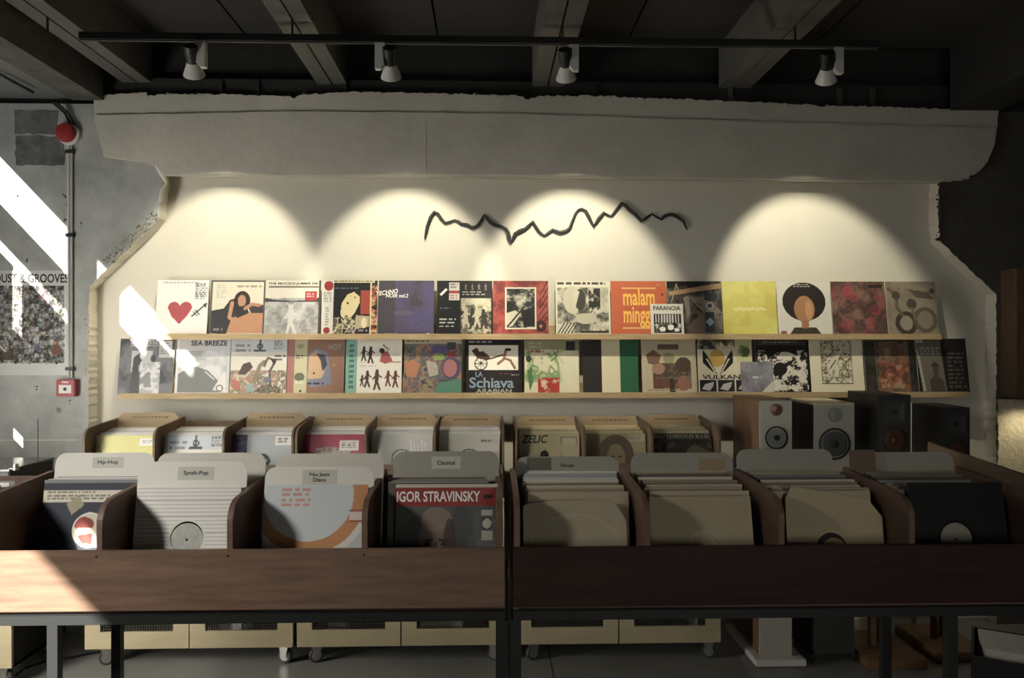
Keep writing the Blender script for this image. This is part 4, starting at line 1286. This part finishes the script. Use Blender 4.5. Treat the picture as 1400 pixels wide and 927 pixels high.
def caster(parent, x, y, rot):
    f = MB().box(-.026, .026, -.026, .026, .088, .094)
    f.box(-.02, -.015, -.018, .018, .03, .09)
    f.box(.015, .02, -.018, .018, .03, .09)
    f.prism([(-.02, .082), (.02, .082), (.062, .066), (.062, .074), (.02, .094), (-.02, .094)], -.014, .014, 'y')
    f.prism([(-.026, .09), (.026, .09), (.012, .034), (-.012, .034)], -.021, -.017, 'x')
    f.prism([(-.026, .09), (.026, .09), (.012, .034), (-.012, .034)], .017, .021, 'x')
    o = f.build('caster', M_CHROME, parent)
    o.location = (x, y, 0)
    o.rotation_euler = (0, 0, rot)
    wv = MB().lathe([(.02, -.012), (.034, -.012), (.037, -.008), (.037, .008), (.034, .012), (.02, .012)], (0, .0, .037), (1, 0, 0), 20)
    wv.build('wheel', M_RUBBER, o, True)
    MB().lathe([(.024, -.0145), (.024, .0145)], (0, 0, .037), (1, 0, 0), 14).build('hub', M_CHROME, o)
    return o


WIREMESH = {}


def cabinet(x0, x1, label, y0=YC0, y1=YC1, zt=ZT, doors=2):
    W = x1 - x0
    t = thing('rolling_cabinet', label, 'cabinet', ((x0 + x1) / 2, (y0 + y1) / 2, 0))
    hw, hd = W / 2, (y1 - y0) / 2
    z0 = .094
    b = MB()
    b.box(-hw, -hw + .015, -hd + .02, hd, z0, zt)
    b.box(hw - .015, hw, -hd + .02, hd, z0, zt)
    b.box(-hw, hw, hd - .012, hd, z0, zt)
    b.box(-hw, hw, -hd + .02, hd, z0, z0 + .015)
    b.box(-hw, hw, -hd + .02, hd, zt - .015, zt)
    b.box(-.01, .01, -hd + .02, hd, z0, zt)
    b.build('body', M_DARKIN, t)
    dw = W / doors
    for k in range(doors):
        a0 = -hw + k * dw + .003
        a1 = a0 + dw - .006
        f = MB()
        ix = .075
        zl, zh = .178, .76
        f.box(a0, a0 + ix, -hd, -hd + .018, z0, zt)
        f.box(a1 - ix, a1, -hd, -hd + .018, z0, zt)
        f.box(a0 + ix, a1 - ix, -hd, -hd + .018, z0, zl)
        f.box(a0 + ix, a1 - ix, -hd, -hd + .018, zh, zt)
        d = f.build('door', M_BRASS, t)
        g = MB()
        x = a0 + ix
        while x < a1 - ix:
            g.box(x - .0008, x + .0008, -hd + .008, -hd + .0096, zl, zh)
            x += .0125
        z = zl
        while z < zh:
            g.box(a0 + ix, a1 - ix, -hd + .0096, -hd + .0112, z - .0008, z + .0008)
            z += .0125
        tag(g.build('wire_mesh', M_WIRE, d), kind='stuff')
    for (cx, r) in ((-hw + .09, 1.95), (hw - .05, 1.25)):
        for cy, r2 in ((-hd + .045, 0), (hd - .06, 1.0)):
            caster(t, cx, cy, r + r2)
    return t


CX = [PX(115, YC0), PX(401, YC0), PX(405, YC0), PX(690, YC0), PX(705, YC0), PX(986, YC0)]
cabinet(CX[0], CX[1], 'brass rolling cabinet with mesh doors under the crate of the yellow record')
cabinet(CX[2], CX[3], 'brass rolling cabinet with mesh doors between the other two mesh cabinets')
cabinet(CX[4], CX[5], 'brass rolling cabinet with mesh doors beside the pale tower speaker')
cb = cabinet(PX(20, 3.80) - .55, PX(20, 3.80), 'brass rolling cabinet standing against the grey column below the poster', 3.78, 4.25, .90, 1)
# things inside the cabinets behind the mesh
for (px0, px1, lab) in ((300, 330, 'pale box on the floor of the mesh cabinet under the yellow record crate'), (448, 472, 'pale box behind the mesh of the middle cabinet'), (575, 632, 'wide pale box behind the mesh of the middle cabinet'), (950, 954, 'thin pale folder behind the mesh of the cabinet by the tower speaker')):
    x0, x1 = PX(px0, 4.1), PX(px1, 4.1)
    b = thing('storage_box', lab, 'box', ((x0 + x1) / 2, 4.2, .1095))
    MB().box(-(x1 - x0) / 2, (x1 - x0) / 2, -.1, .1, 0, .3).build('carton', M_CARDW, b, bevel=.002)
    MB().box(-(x1 - x0) / 2 - .002, (x1 - x0) / 2 + .002, -.102, .102, .27, .305).build('lid', M_LABELP, b, bevel=.002)


def crate(divs, label, open_right=True):
    x0, x1 = divs[0], divs[-1]
    t = thing('record_crate', label, 'crate', ((x0 + x1) / 2, 4.2, ZT))
    L = Vector((t.location.x, t.location.y, 0))
    zb = ZT + .0005
    def add(b, nm, **k):
        o = b.build(nm, M_TANWOOD, t, **k)
        o.location = (-L.x, -L.y, -ZT)
        return o
    add(MB().box(x0, x1, 4.015, YC1, zb, zb + .012), 'crate_floor')
    add(MB().box(x0, x1, 4.003, 4.015, zb, 1.0), 'front_panel')
    add(MB().box(x0, x1, YC1 - .012, YC1, zb + .012, 1.18), 'back_panel')
    for x in divs:
        add(MB().prism(divider_profile(4.015, YC1 - .012, zb + .012, 1.205, .07), x - .006, x + .006, 'x'), 'bin_divider', bevel=.001)
    return t


PD = [115, 200, 300, 403, 499, 596, 688]
D1 = [PX(p, 4.02) for p in (115, 200, 304, 402)]
D1 = [D1[0] + (PX(400, 4.02) - D1[0]) * k / 3 for k in range(4)]
D2 = [PX(405, 4.02) + (PX(688, 4.02) - PX(405, 4.02)) * k / 3 for k in range(4)]
D3 = [PX(706, 4.02) + (PX(984, 4.02) - PX(706, 4.02)) * k / 3 for k in range(4)]
crate(D1, 'brown three-bin record crate holding the yellow record, on a mesh cabinet')
crate(D2, 'brown three-bin record crate holding the magenta record, on a mesh cabinet')
crate(D3, 'brown three-bin record crate holding the pale figure record, on a mesh cabinet')
ZM = ZT + .0125
NM = 64


def mid(art, pl, pr, label, m=M_ART, tilt=7, yb=4.085, h=.312, edge=(226, 222, 212)):
    W = .312
    xm = (PX(pl, yb) + PX(pr, yb)) / 2
    me = sleeve_mesh('record_sleeve', art, W, h, .004, m, edge)
    o = obj('record_sleeve', me)
    o.location = (xm, yb, ZM + .0005)
    o.rotation_euler = (R(-tilt), 0, 0)
    tag(o, label, 'record', 'front record of each crate bin')
    return o


PALE = [(222, 218, 208), (206, 202, 192), (190, 186, 176), (228, 224, 216)]


def mids(D, k, art, label, m=M_ART, cols=PALE, n=7, name='', z0=.0, hole=None):
    xm = (D[k] + D[k + 1]) / 2
    me = sleeve_mesh('record_sleeve', art, .312, .300, .004, m, cols[0], hole)
    o = obj('record_sleeve', me)
    o.location = (xm, 4.06, ZM + .0005 + z0)
    o.rotation_euler = (R(-11), 0, 0)
    tag(o, label, 'record', 'front record of each crate bin')
    stack_sleeves(D[k], D[k + 1], [4.115 + .028 * i for i in range(n)], ZM, 7, cols, 'pale, packed behind the %s' % name, 'sleeves behind the %s' % name, rk, hs=.316, rise=.012)
    return o


def back_card(D, k, top, label, radius=.03):
    xm = (D[k] + D[k + 1]) / 2
    Y = 4.37
    px = 700
    pts = []
    H = top
    W = .325
    t = thing('divider_card', label, 'divider card', (xm, Y - .03, ZM))
    pts = [(-W / 2, 0), (W / 2, 0), (W / 2, H - radius), (W / 2 - radius * .7, H - radius * .15), (W / 2 - radius, H), (-W / 2 + radius, H), (-W / 2 + radius * .7, H - radius * .15), (-W / 2, H - radius)]
    MB().prism(pts, 0, .003, 'y').build('card', M_CARDT, t)
    b = MB()
    rs_ = random.Random(k + 3)
    x = -.09
    while x < .09:
        wv = rs_.uniform(.008, .02)
        b.box(x, x + wv, -.0008, 0, H - .028, H - .02)
        x += wv + .005
    b.build('small_print', mat('brown_ink', (112, 88, 60), .6), t)
    t.rotation_euler = (R(-4), 0, 0)
    return t


STICK = (232, 228, 218)
a = Art(NM, (214, 206, 112)).r(.7, .06, .97, .18, STICK).t(.74, .09, .94, .15, 2, (120, 116, 100), 3).l([(0, .02), (.1, .2), (.18, .5), (.2, .8)], .03, (236, 232, 190))
mids(D1, 0, a, 'yellow record sleeve in the crate bin next to the grey column', M_GLOSS, name='yellow record')
mids(D1, 1, comic(Art(NM, (226, 220, 202)), 9), 'busy cream comic strip record sleeve in a crate bin below the shelf', M_GLOSS, name='comic record in the crate')
a = Art(NM, (176, 180, 182)).r(0, 0, .24, 1, (84, 76, 110)).nz(0, 0, .24, 1, 4, [(60, 54, 84), (90, 82, 120), (70, 64, 96)], 5).e(.5, .44, .13, .12, (66, 66, 66)).e(.55, .44, .03, .03, (200, 200, 196)).r(.7, .03, .97, .18, STICK).t(.74, .06, .94, .15, 2, (120, 116, 100), 4)
mids(D1, 2, a, 'grey record sleeve with a purple side band and dark round spot', name='grey and purple record')
a = Art(NM, (176, 72, 88)).p([(.1, .7), (.2, .3), (.36, .2), (.7, .24), (.8, .5), (.78, .8), (.1, .85)], (168, 150, 136)).nz(.2, .22, .78, .75, 5, [(96, 84, 80), (190, 172, 156), (140, 124, 114)], 6).e(.45, .55, .14, .1, (206, 180, 162)).r(.58, .1, .9, .28, STICK).t(.62, .13, .87, .25, 3, (120, 116, 100), 5)
mids(D2, 0, a, 'magenta record sleeve with a pencil drawing and a white price sticker', name='magenta record')
a = Art(NM, (212, 208, 196)).ring(.5, .42, .15, .17, (90, 88, 84)).e(.5, .5, .15, .15, (204, 200, 188))
for q in range(5):
    a.l([(.64 + q * .06, .1 + .05 * (q % 3)), (.66 + q * .06, .42)], .018, (240, 240, 236))
mids(D2, 1, a, 'plain white record sleeve in a wrinkled clear bag', M_GLOSS, name='bagged white record')
a = Art(NM, (214, 208, 190)).ring(.5, .42, .15, .17, (70, 66, 60)).r(.68, .08, .96, .17, (206, 200, 182)).t(.7, .1, .9, .15, 2, (90, 86, 76), 5)
mids(D2, 2, a, 'plain ivory record sleeve with a small corner sticker', name='ivory record')
a = Art(NM, (200, 184, 140)).e(.42, .36, .07, .08, (54, 48, 38)).p([(.28, .6), (.36, .5), (.42, .46), (.5, .48), (.66, .6)], (60, 52, 42)).p([(.4, .42), (.46, .42), (.44, .58)], (214, 200, 160)).r(.7, .06, .95, .18, (206, 194, 156)).l([(.7, .06), (.95, .06), (.95, .18), (.7, .18), (.7, .06)], .012, (120, 108, 80)).l([(.7, .3), (.64, .6)], .012, (150, 136, 104))
TN = [(206, 192, 152), (190, 176, 136), (170, 156, 120)]
o = mids(D3, 0, a, 'cream record sleeve with a small ink figure and slanted title', name='cream ink figure record', cols=TN)
lettering(o, 'ZELIC', -.075, .273, .13, .042, M_INK, slant=.25)
a = Art(NM, (188, 170, 124)).e(.5, .38, .3, .36, (116, 100, 74)).e(.5, .42, .15, .24, (176, 156, 116)).e(.44, .4, .04, .02, (100, 86, 64)).e(.57, .4, .04, .02, (100, 86, 64)).e(.5, .58, .05, .02, (120, 90, 66)).r(.72, .02, .98, .14, (206, 194, 156)).t(.75, .05, .95, .12, 2, (130, 118, 90), 3)
mids(D3, 1, a, 'cream record sleeve with a soft brown face print', name='brown face record', cols=TN)
a = Art(NM, (84, 76, 62)).nz(0, .1, 1, 1, 4, [(60, 54, 46), (96, 88, 70), (130, 118, 92)], 9).e(.4, .45, .2, .22, (60, 52, 44)).e(.72, .4, .16, .2, (140, 126, 98), a=.6)
o = mids(D3, 2, a, 'dark record sleeve with capital lettering along its top edge', name='dark lettered record', cols=TN)
lettering(o, 'NOTORIOUS B.I.G', 0, .285, .28, .02, M_INKT)
labs = ['behind the yellow record', 'behind the comic strip record in the crate', 'behind the grey and purple record', 'behind the magenta record', 'behind the bagged white record', 'behind the ivory record', 'behind the cream ink figure record', 'behind the brown face record', 'behind the dark lettered record']
tops_ = [.388, 0, .385, .375, .375, .37, .365, .365, .37]
q = 0
for D in (D1, D2, D3):
    for k in range(3):
        if tops_[q]:
            back_card(D, k, tops_[q], 'tan cardboard divider with small print ' + labs[q])
        q += 1

# ================================================================== SPEAKERS
def driver(parent, x, y, z, r, m_cone, m_ring=M_SPKBLK, cap=None, name='woofer'):
    o = MB().lathe([(r * 1.12, -.004), (r * 1.12, .004), (r * .98, .005), (r * .96, -.002), (r * .35, -.001), (r * .0, -.0005)], (x, y, z), (0, -1, 0), 36).build(name, m_ring, parent, True)
    MB().lathe([(r * .88, .0052), (r * .84, .006), (r * .3, .0025), (r * .1, .0025)], (x, y, z), (0, -1, 0), 36).build('cone', m_cone, o, True)
    MB().lathe([(r * .3, .0), (r * .28, .007), (r * .15, .011), (r * .02, .012)], (x, y, z), (0, -1, 0), 24).build('dust_cap', cap or M_SPKBLK, o, True)
    return o


# pale tower speaker
Y1 = 3.95
x0, x1 = PX(1039, Y1), PX(1083, Y1)
zt = PZ(1060, 548, Y1)
t = thing('tower_speaker', 'pale grey fronted tower speaker with wood sides on a white plinth', 'speaker', ((x0 + x1) / 2, Y1 + .2, 0))
hw = (x1 - x0) / 2
MB().box(-hw, hw, -.182, .24, .04, zt).build('cabinet', M_WALNUT, t, bevel=.003)
MB().box(-hw, hw, -.2, -.182, .04, zt).build('front_baffle', mat('pale_speaker_front', (176, 173, 160), .45), t, bevel=.003)
MB().box(-hw - .035, hw + .055, -.245, .27, .006, .04).build('plinth', M_WHITEP, t, bevel=.003)
for sx in (-1, 1):
    for sy in (-.22, .25):
        MB().cyl((sx * (hw + .02), sy, 0), (sx * (hw + .02), sy, .008), .012, 12).build('foot', M_BLACK, t)
driver(t, .002, -.2, zt - .185 + .0, .052, M_CONE)
MB().lathe([(.03, 0), (.03, .004), (.026, .006), (.012, .006), (.004, .009)], (0, -.2, zt - .045), (0, -1, 0), 24).build('tweeter', M_BRONZE, t, True)
driver(t, .002, -.2, zt - .36, .052, M_CONE)

# grey fronted tower with black body
x0, x1 = PX(1114, Y1), PX(1168, Y1)
zt = PZ(1140, 551, Y1)
hw = (x1 - x0) / 2
t = thing('tower_speaker', 'black tower speaker with a grey upper front and large dark woofer', 'speaker', ((x0 + x1) / 2, Y1 + .16, 0))
MB().box(-hw, hw, -.145, .17, .05, zt - .012).build('cabinet', M_SPKBLK, t, bevel=.003)
MB().box(-hw, hw, -.16, .17, zt - .012, zt).build('top_panel', mat('pale_veneer', (176, 164, 138), .5), t)
MB().box(-hw, hw, -.16, -.145, .62, zt - .012).build('front_baffle', M_SPKGREY, t)
MB().box(-hw, hw, -.158, -.145, .05, .62).build('grille', mat('dark_lower_front', (52, 54, 50), .8), t)  # lower front, darker than the upper baffle
driver(t, 0, -.16, zt - .205, .072, mat('dark_cone', (60, 60, 58), .4))
MB().lathe([(.037, 0), (.037, .003), (.031, .004), (.028, .002), (.012, .004), (.004, .006)], (0, -.16, zt - .06), (0, -1, 0), 28).build('tweeter', mat('tweeter_grey', (118, 124, 110), .45), t, True)
for sx in (-1, 1):
    for sy in (-.15, .15):
        MB().lathe([(.004, 0), (.012, .03), (.012, .05)], (sx * (hw + .01), sy, 0), (0, 0, 1), 10).build('spike_foot', M_BLACK, t)
    MB().box(sx * hw - .02, sx * hw + .02, -.16, .16, .042, .05).build('outrigger', M_BLACK, t)


def horn_speaker(pl, pr, ptop, Y, H, depth, label, stand_label, pole_r, base):
    x0, x1 = PX(pl, Y), PX(pr, Y)
    zt = PZ((pl + pr) / 2, ptop, Y)
    hw = (x1 - x0) / 2
    xm = (x0 + x1) / 2
    t = thing('bookshelf_speaker', label, 'speaker', (xm, Y + depth / 2, zt - H))
    MB().box(-hw, hw, -depth / 2 + .014, depth / 2, 0, H).build('cabinet', M_SPKBLK, t, bevel=.002)
    MB().box(-hw, hw, -depth / 2, -depth / 2 + .014, 0, H).build('front_baffle', mat('horn_baffle', (40, 40, 38), .5), t)
    yf = -depth / 2
    # square horn: frame with stepped funnel
    h = hw * .66
    zc = H - .085
    fr = MB()
    n0 = len(fr.v)
    rings = [(h, 0), (h, .004), (h * .86, .004), (h * .55, -.002 + .004), (h * .3, .0012)]
    for (r_, d) in rings:
        for sx, sz in ((-1, -1), (1, -1), (1, 1), (-1, 1)):
            fr.v.append((sx * r_, yf - d, zc + sz * r_))
    for j in range(len(rings) - 1):
        for i in range(4):
            fr.f.append((j * 4 + i, j * 4 + (i + 1) % 4, j * 4 + 4 + (i + 1) % 4, j * 4 + 4 + i))
            fr.mi.append(0)
    fr.f.append(tuple(range(len(rings) * 4 - 4, len(rings) * 4)))
    fr.mi.append(0)
    hn = fr.build('horn', mat('horn_rubber', (58, 58, 56), .4), t)
    MB().lathe([(.016, 0), (.014, .003), (.004, .004)], (0, yf - .001, zc), (0, -1, 0), 16).build('horn_throat', M_INK, hn)
    driver(t, 0, yf, H - .225, hw * .74, M_COPPER, cap=M_COPPER)
    s = thing('speaker_stand', stand_label, 'speaker stand', (xm, Y + depth / 2, 0))
    zb = zt - H
    MB().box(-.09, .09, -.12, .12, zb - .014, zb - .0005).build('top_plate', M_BLACK, s)
    MB().cyl((-.03, 0, .05), (-.03, 0, zb - .014), pole_r, 18).build('pole', M_STANDW, s, True)
    MB().cyl((.03, .03, .05), (.03, .03, zb - .014), pole_r * .8, 18).build('pole', mat('dark_pole', (70, 46, 36), .5), s, True)
    MB().box(-base, base, -.21, .2, .0, .05).build('base', M_STANDW, s, bevel=.006)
    return t


horn_speaker(1201, 1245, 540, 3.90, .38, .34, 'tall black horn speaker with copper woofer nearer the grey tower speaker', 'wooden speaker stand beside the black tower speaker', .022, .15)
horn_speaker(1289, 1326, 557, 4.00, .36, .30, 'shorter black horn speaker with copper woofer beside the right column', 'wooden speaker stand beside the right column', .02, .14)
# white upright strip between the two horn speakers in place of the lit wall seen through the gap
xw = PX(1249, 4.40)
b = thing('lit_gap_sliver', 'thin white upright batten leaning between the two black horn speakers', 'batten', (xw, 4.40, 0))
MB().box(-.012, .012, -.01, .01, 0, 1.26).build('strip', M_CARDW, b)
MB().box(-.014, .014, -.012, .012, 1.26, 1.275).build('sliver_top', M_WHITEP, b)
# ================================================================== LEFT COLUMN FITTINGS
Yw = YB
c = P(95, 184, Yw)
t = thing('alarm_bell', 'round red fire alarm sounder on the grey column', 'alarm', (c.x, Yw, c.z))
MB().lathe([(.05, 0), (.058, .006), (.058, .026), (.05, .03)], (.008, 0, -.006), (0, -1, 0), 32).build('back_box', M_WHITEP, t, True)
MB().lathe([(.052, .03), (.052, .05), (.046, .06), (.03, .064), (.005, .065)], (0, 0, 0), (0, -1, 0), 32).build('sounder', M_RED, t, True)
p0, p1, p2 = P(97, 200, Yw), P(97, 320, Yw), P(97, 516, Yw)
t = thing('conduit', 'thin grey metal conduit running down the grey column to the red call point', 'conduit', (p2.x, Yw, p2.z))
for dx in (-.006, .010):
    MB().cyl((dx + p0.x - p2.x, -.012, p0.z - p2.z), (dx, -.012, 0), .0085 if dx < 0 else .006, 12).build('pipe', M_CONDUIT, t, True)
for py in (208, 322, 504):
    z = PZ(97, py, Yw) - p2.z
    MB().box(-.02, .024, -.024, 0, z - .009, z + .009).build('saddle_clip', M_DKSTEEL, t)
# cables from the ceiling into the bell
t = thing('alarm_cable', 'dark cables dropping from the ceiling to the red fire alarm sounder', 'cable', (c.x, Yw, 2.9))
for dx in (0, .018):
    pts = [(-.06 + dx, -.06, .02), (-.01 + dx, -.03, -.03), (.012 + dx, -.012, -.09), (.012 + dx, -.012, c.z + .05 - 2.9)]
    MB().tube(pts, .007, 8).build('cable', M_BLACK if dx == 0 else M_DKSTEEL, t, True)
# call point
c = P(95, 530, Yw)
t = thing('call_point', 'small red fire alarm call point box at the foot of the conduit', 'alarm', (c.x, Yw, c.z))
MB().box(-.05, .05, -.045, 0, -.046, .046).build('box', M_RED, t, bevel=.004)
MB().box(-.034, .034, -.0475, -.045, -.028, .018).build('glass_window', M_WHITEP, t)
MB().lathe([(.009, 0), (.009, .002)], (0, -.0474, -.005), (0, -1, 0), 16).build('press_dot', M_INK, t)
lettering(t, 'FIRE', 0, .032, .035, .009, M_INKW, y=-.0458)

# poster
pa, pb = P(-13, 370, Yw), P(95, 513, Yw)
Wp, Hp = pb.x - pa.x, pa.z - pb.z
n = 150
a = Art(n, (214, 212, 204))
rs = np.random.RandomState(9)
u0, u1, v0, v1 = .05, .935, .145, .885
gx, gy = 14, 17
for i in range(gx):
    for j in range(gy):
        x0 = u0 + (u1 - u0) * i / gx
        x1 = u0 + (u1 - u0) * (i + 1) / gx
        y0 = v0 + (v1 - v0) * j / gy
        y1 = v0 + (v1 - v0) * (j + 1) / gy
        g = rs.choice([40, 60, 84, 110, 150, 180])
        base = np.array([g, g * .97, g * .9]) + rs.uniform(-12, 12, 3)
        if rs.rand() < .06:
            base = np.array([150, 110, 60]) + rs.uniform(-30, 30, 3)
        a.r(x0, y0, x1, y1, base)
        for k in range(3):
            a.e(rs.uniform(x0, x1), rs.uniform(y0, y1), .016, .012, np.clip(base + rs.choice([-50, 60, 80]), 15, 225))
a.nz(u0, v0, u1, v1, 40, [(30, 30, 28), (110, 106, 98), (180, 176, 166)], 5, .35)
a.l([(.2, .78), (.1, .7)], .02, (214, 206, 190)).e(.84, .76, .07, .05, (120, 70, 50)).e(.6, .74, .04, .03, (90, 96, 130))
a.nz(.05, .78, .3, .86, 6, [(40, 34, 30), (90, 80, 66)], 8)
me = sleeve_mesh('poster', a, Wp, Hp, .003, M_GLOSS, (220, 218, 210))
o = obj('poster', me)
o.location = ((pa.x + pb.x) / 2, Yw - .004, pb.z)
tag(o, 'poster packed with tiny record covers under a bold black title', 'poster')
lettering(o, 'DUST & GROOVES', .012, Hp - .042, Wp * .93, .05, M_INK)
for sx in (-1, 1):
    MB().box(sx * (Wp / 2 - .006) - .004, sx * (Wp / 2 - .006) + .004, -.0006, 0, 0, Hp).build('border', M_CARDW, o)

# black player on the end cabinet
px_ = P(18, 640, 3.80)
t = thing('record_player', 'black box player with a chrome knob on the cabinet below the poster', 'player', (px_.x - .25, 4.0, .9005))
MB().box(-.23, .23, -.2, .18, .02, .11).build('body', M_SPKBLK, t, bevel=.004)
MB().box(-.235, .235, -.205, .185, .11, .118).build('lid', mat('smoked_lid', (90, 92, 92), .2), t, bevel=.002)
MB().lathe([(.014, 0), (.014, .02), (.01, .03)], (.25, -.18, .112), (0, 0, 1), 14).build('knob', M_CHROME, t, True)
MB().cyl((.22, -.18, .116), (.25, -.18, .116), .006, 8).build('hinge', M_CHROME, t)
for sx in (-1, 1):
    for sy in (-1, 1):
        MB().cyl((sx * .19, sy * .15, 0), (sx * .19, sy * .15, .021), .015, 12).build('foot', M_RUBBER, t)

# cable on the floor
pts = [(PX(18, 3.9), 3.9, .006), (PX(40, 4.0) - .02, 4.0, .006), (PX(66, 4.08), 4.1, .006), (PX(95, 4.1), 4.13, .006), (PX(116, 4.15), 4.17, .006), (PX(140, 4.2), 4.2, .006)]
b = MB()
sm = []
for i in range(len(pts) - 1):
    for k in range(4):
        sm.append(Vector(pts[i]).lerp(Vector(pts[i + 1]), k / 4))
tag(b.tube(sm + [Vector(pts[-1])], .006, 8).build('power_cable', M_BLACK, None, True), 'black power cable lying on the floor beside the rolling cabinet', 'cable')

# ================================================================== RIGHT END
x0 = PX(1368, YB)
z1, z0 = PZ(1369, 366, 4.3), PZ(1369, 545, 4.3)
t = thing('display_case', 'wooden wall case of small items mounted on the right column', 'display case', (x0 + .3, YB, z0))
fr = MB()
wd = .6
h = z1 - z0
fr.box(-.3, -.3 + .085, -.14, -.0005, 0, h)
fr.box(.215, .3, -.14, -.0005, 0, h)
fr.box(-.215, .215, -.14, -.0005, 0, .06)
fr.box(-.215, .215, -.14, -.0005, h - .06, h)
fr.build('frame', mat('case_wood', (110, 86, 64), .6, vscale=5, stretch=(8, 8, 1), rgb2=(84, 64, 48)), t)
MB().box(-.215, .215, -.02, -.001, .06, h - .06).build('back_board', M_DARKIN, t)
bd = MB()
bd.box(-.215, -.208, -.146, -.12, .06, h - .06)
bd.box(-.215, .215, -.146, -.12, .055, .062)
bd.build('inner_bead', M_CARDW, t)
for k in range(1, 4):
    zz_ = .06 + (h - .12) * k / 4
    MB().box(-.208, .215, -.13, -.02, zz_ - .006, zz_ + .006).build('case_shelf', M_STANDW, t)
rs2 = random.Random(8)
for k in range(4):
    zz_ = .06 + (h - .12) * k / 4 + (.0065 if k else .0005)
    for q in range(2):
        xx_ = x0 + .3 - .15 + q * .1
        hh = rs2.uniform(.07, .12)
        o = thing('cassette_box', 'small cassette box, %s on the %s shelf of the wooden wall case' % (ORD[q], ['bottom', 'second', 'third', 'top'][k]), 'cassette', (xx_, YB - .075, z0 + zz_), 0, 'cassette boxes in the wall case')
        MB().box(-.04, .04, -.02, .02, 0, hh).build('case', mat('cassette_%d' % (q % 3), [(200, 190, 160), (60, 56, 50), (120, 84, 60)][(q + k) % 3], .5) if True else None, o, bevel=.002)
        MB().box(-.03, .03, -.0207, -.02, hh * .3, hh * .7).build('inlay', M_LABELP, o)
MB().lathe([(.03, 0), (.03, .012), (.024, .016)], (-.2, -.11, -.0005), (0, 0, -1), 20).build('puck_lamp', M_WHITEP, t, True)  # housing and lamp added under the case to brighten the column facing
ld = bpy.data.lights.new('added_case_light', 'SPOT')
ld.energy = 4
ld.spot_blend = 1.0
ld.color = (1.0, .88, .62)
ld.spot_size = R(120)
ld.shadow_soft_size = .02
lo = bpy.data.objects.new('added_case_light', ld)
COL.objects.link(lo)
lo.parent = t
lo.location = (-.2, -.15, -.02)
lo.rotation_euler = (R(14), 0, 0)
# crate of records on the floor at the right
t = thing('floor_crate', 'black crate full of pale sleeves on the floor in front of the wooden stands', 'crate', (2.30, 3.35, 0), R(-32))
cr = MB()
cr.box(-.2, .2, -.2, .2, 0, .012)
cr.box(-.2, -.188, -.2, .2, .012, .30)
cr.box(.188, .2, -.2, .2, .012, .30)
cr.box(-.188, .188, -.2, -.188, .012, .30)
cr.box(-.188, .188, .188, .2, .012, .30)
cr.build('box', M_SPKBLK, t)
MB().box(-.06, .06, -.203, -.2, .2, .24).build('handle_recess', M_DARKIN, t)
mt = Matrix.Rotation(R(-32), 4, 'Z')
bx = MB().box(-.156, .156, 0, .006, 0, .312)
mm = bx.mesh('crate_sleeve', mat('crate_sleeve', (196, 192, 178), .55, var=.2, vscale=8))
for k in range(9):
    o = obj('record_sleeve', mm)
    p = mt @ Vector((rs2.uniform(-.02, .02), -.17 + k * .03, 0))
    o.location = (2.30 + p.x, 3.35 + p.y, .0125 + .06 * 0 + .07)
    o.location.z = .0125
    o.scale = (1, 1, 1.25)
    o.scale = (1, 1, 1)
    o.rotation_euler = (R(-6), 0, R(-32))
    tag(o, '%s pale sleeve from the front of the black floor crate' % ORD[k], 'record', 'sleeves in the floor crate')
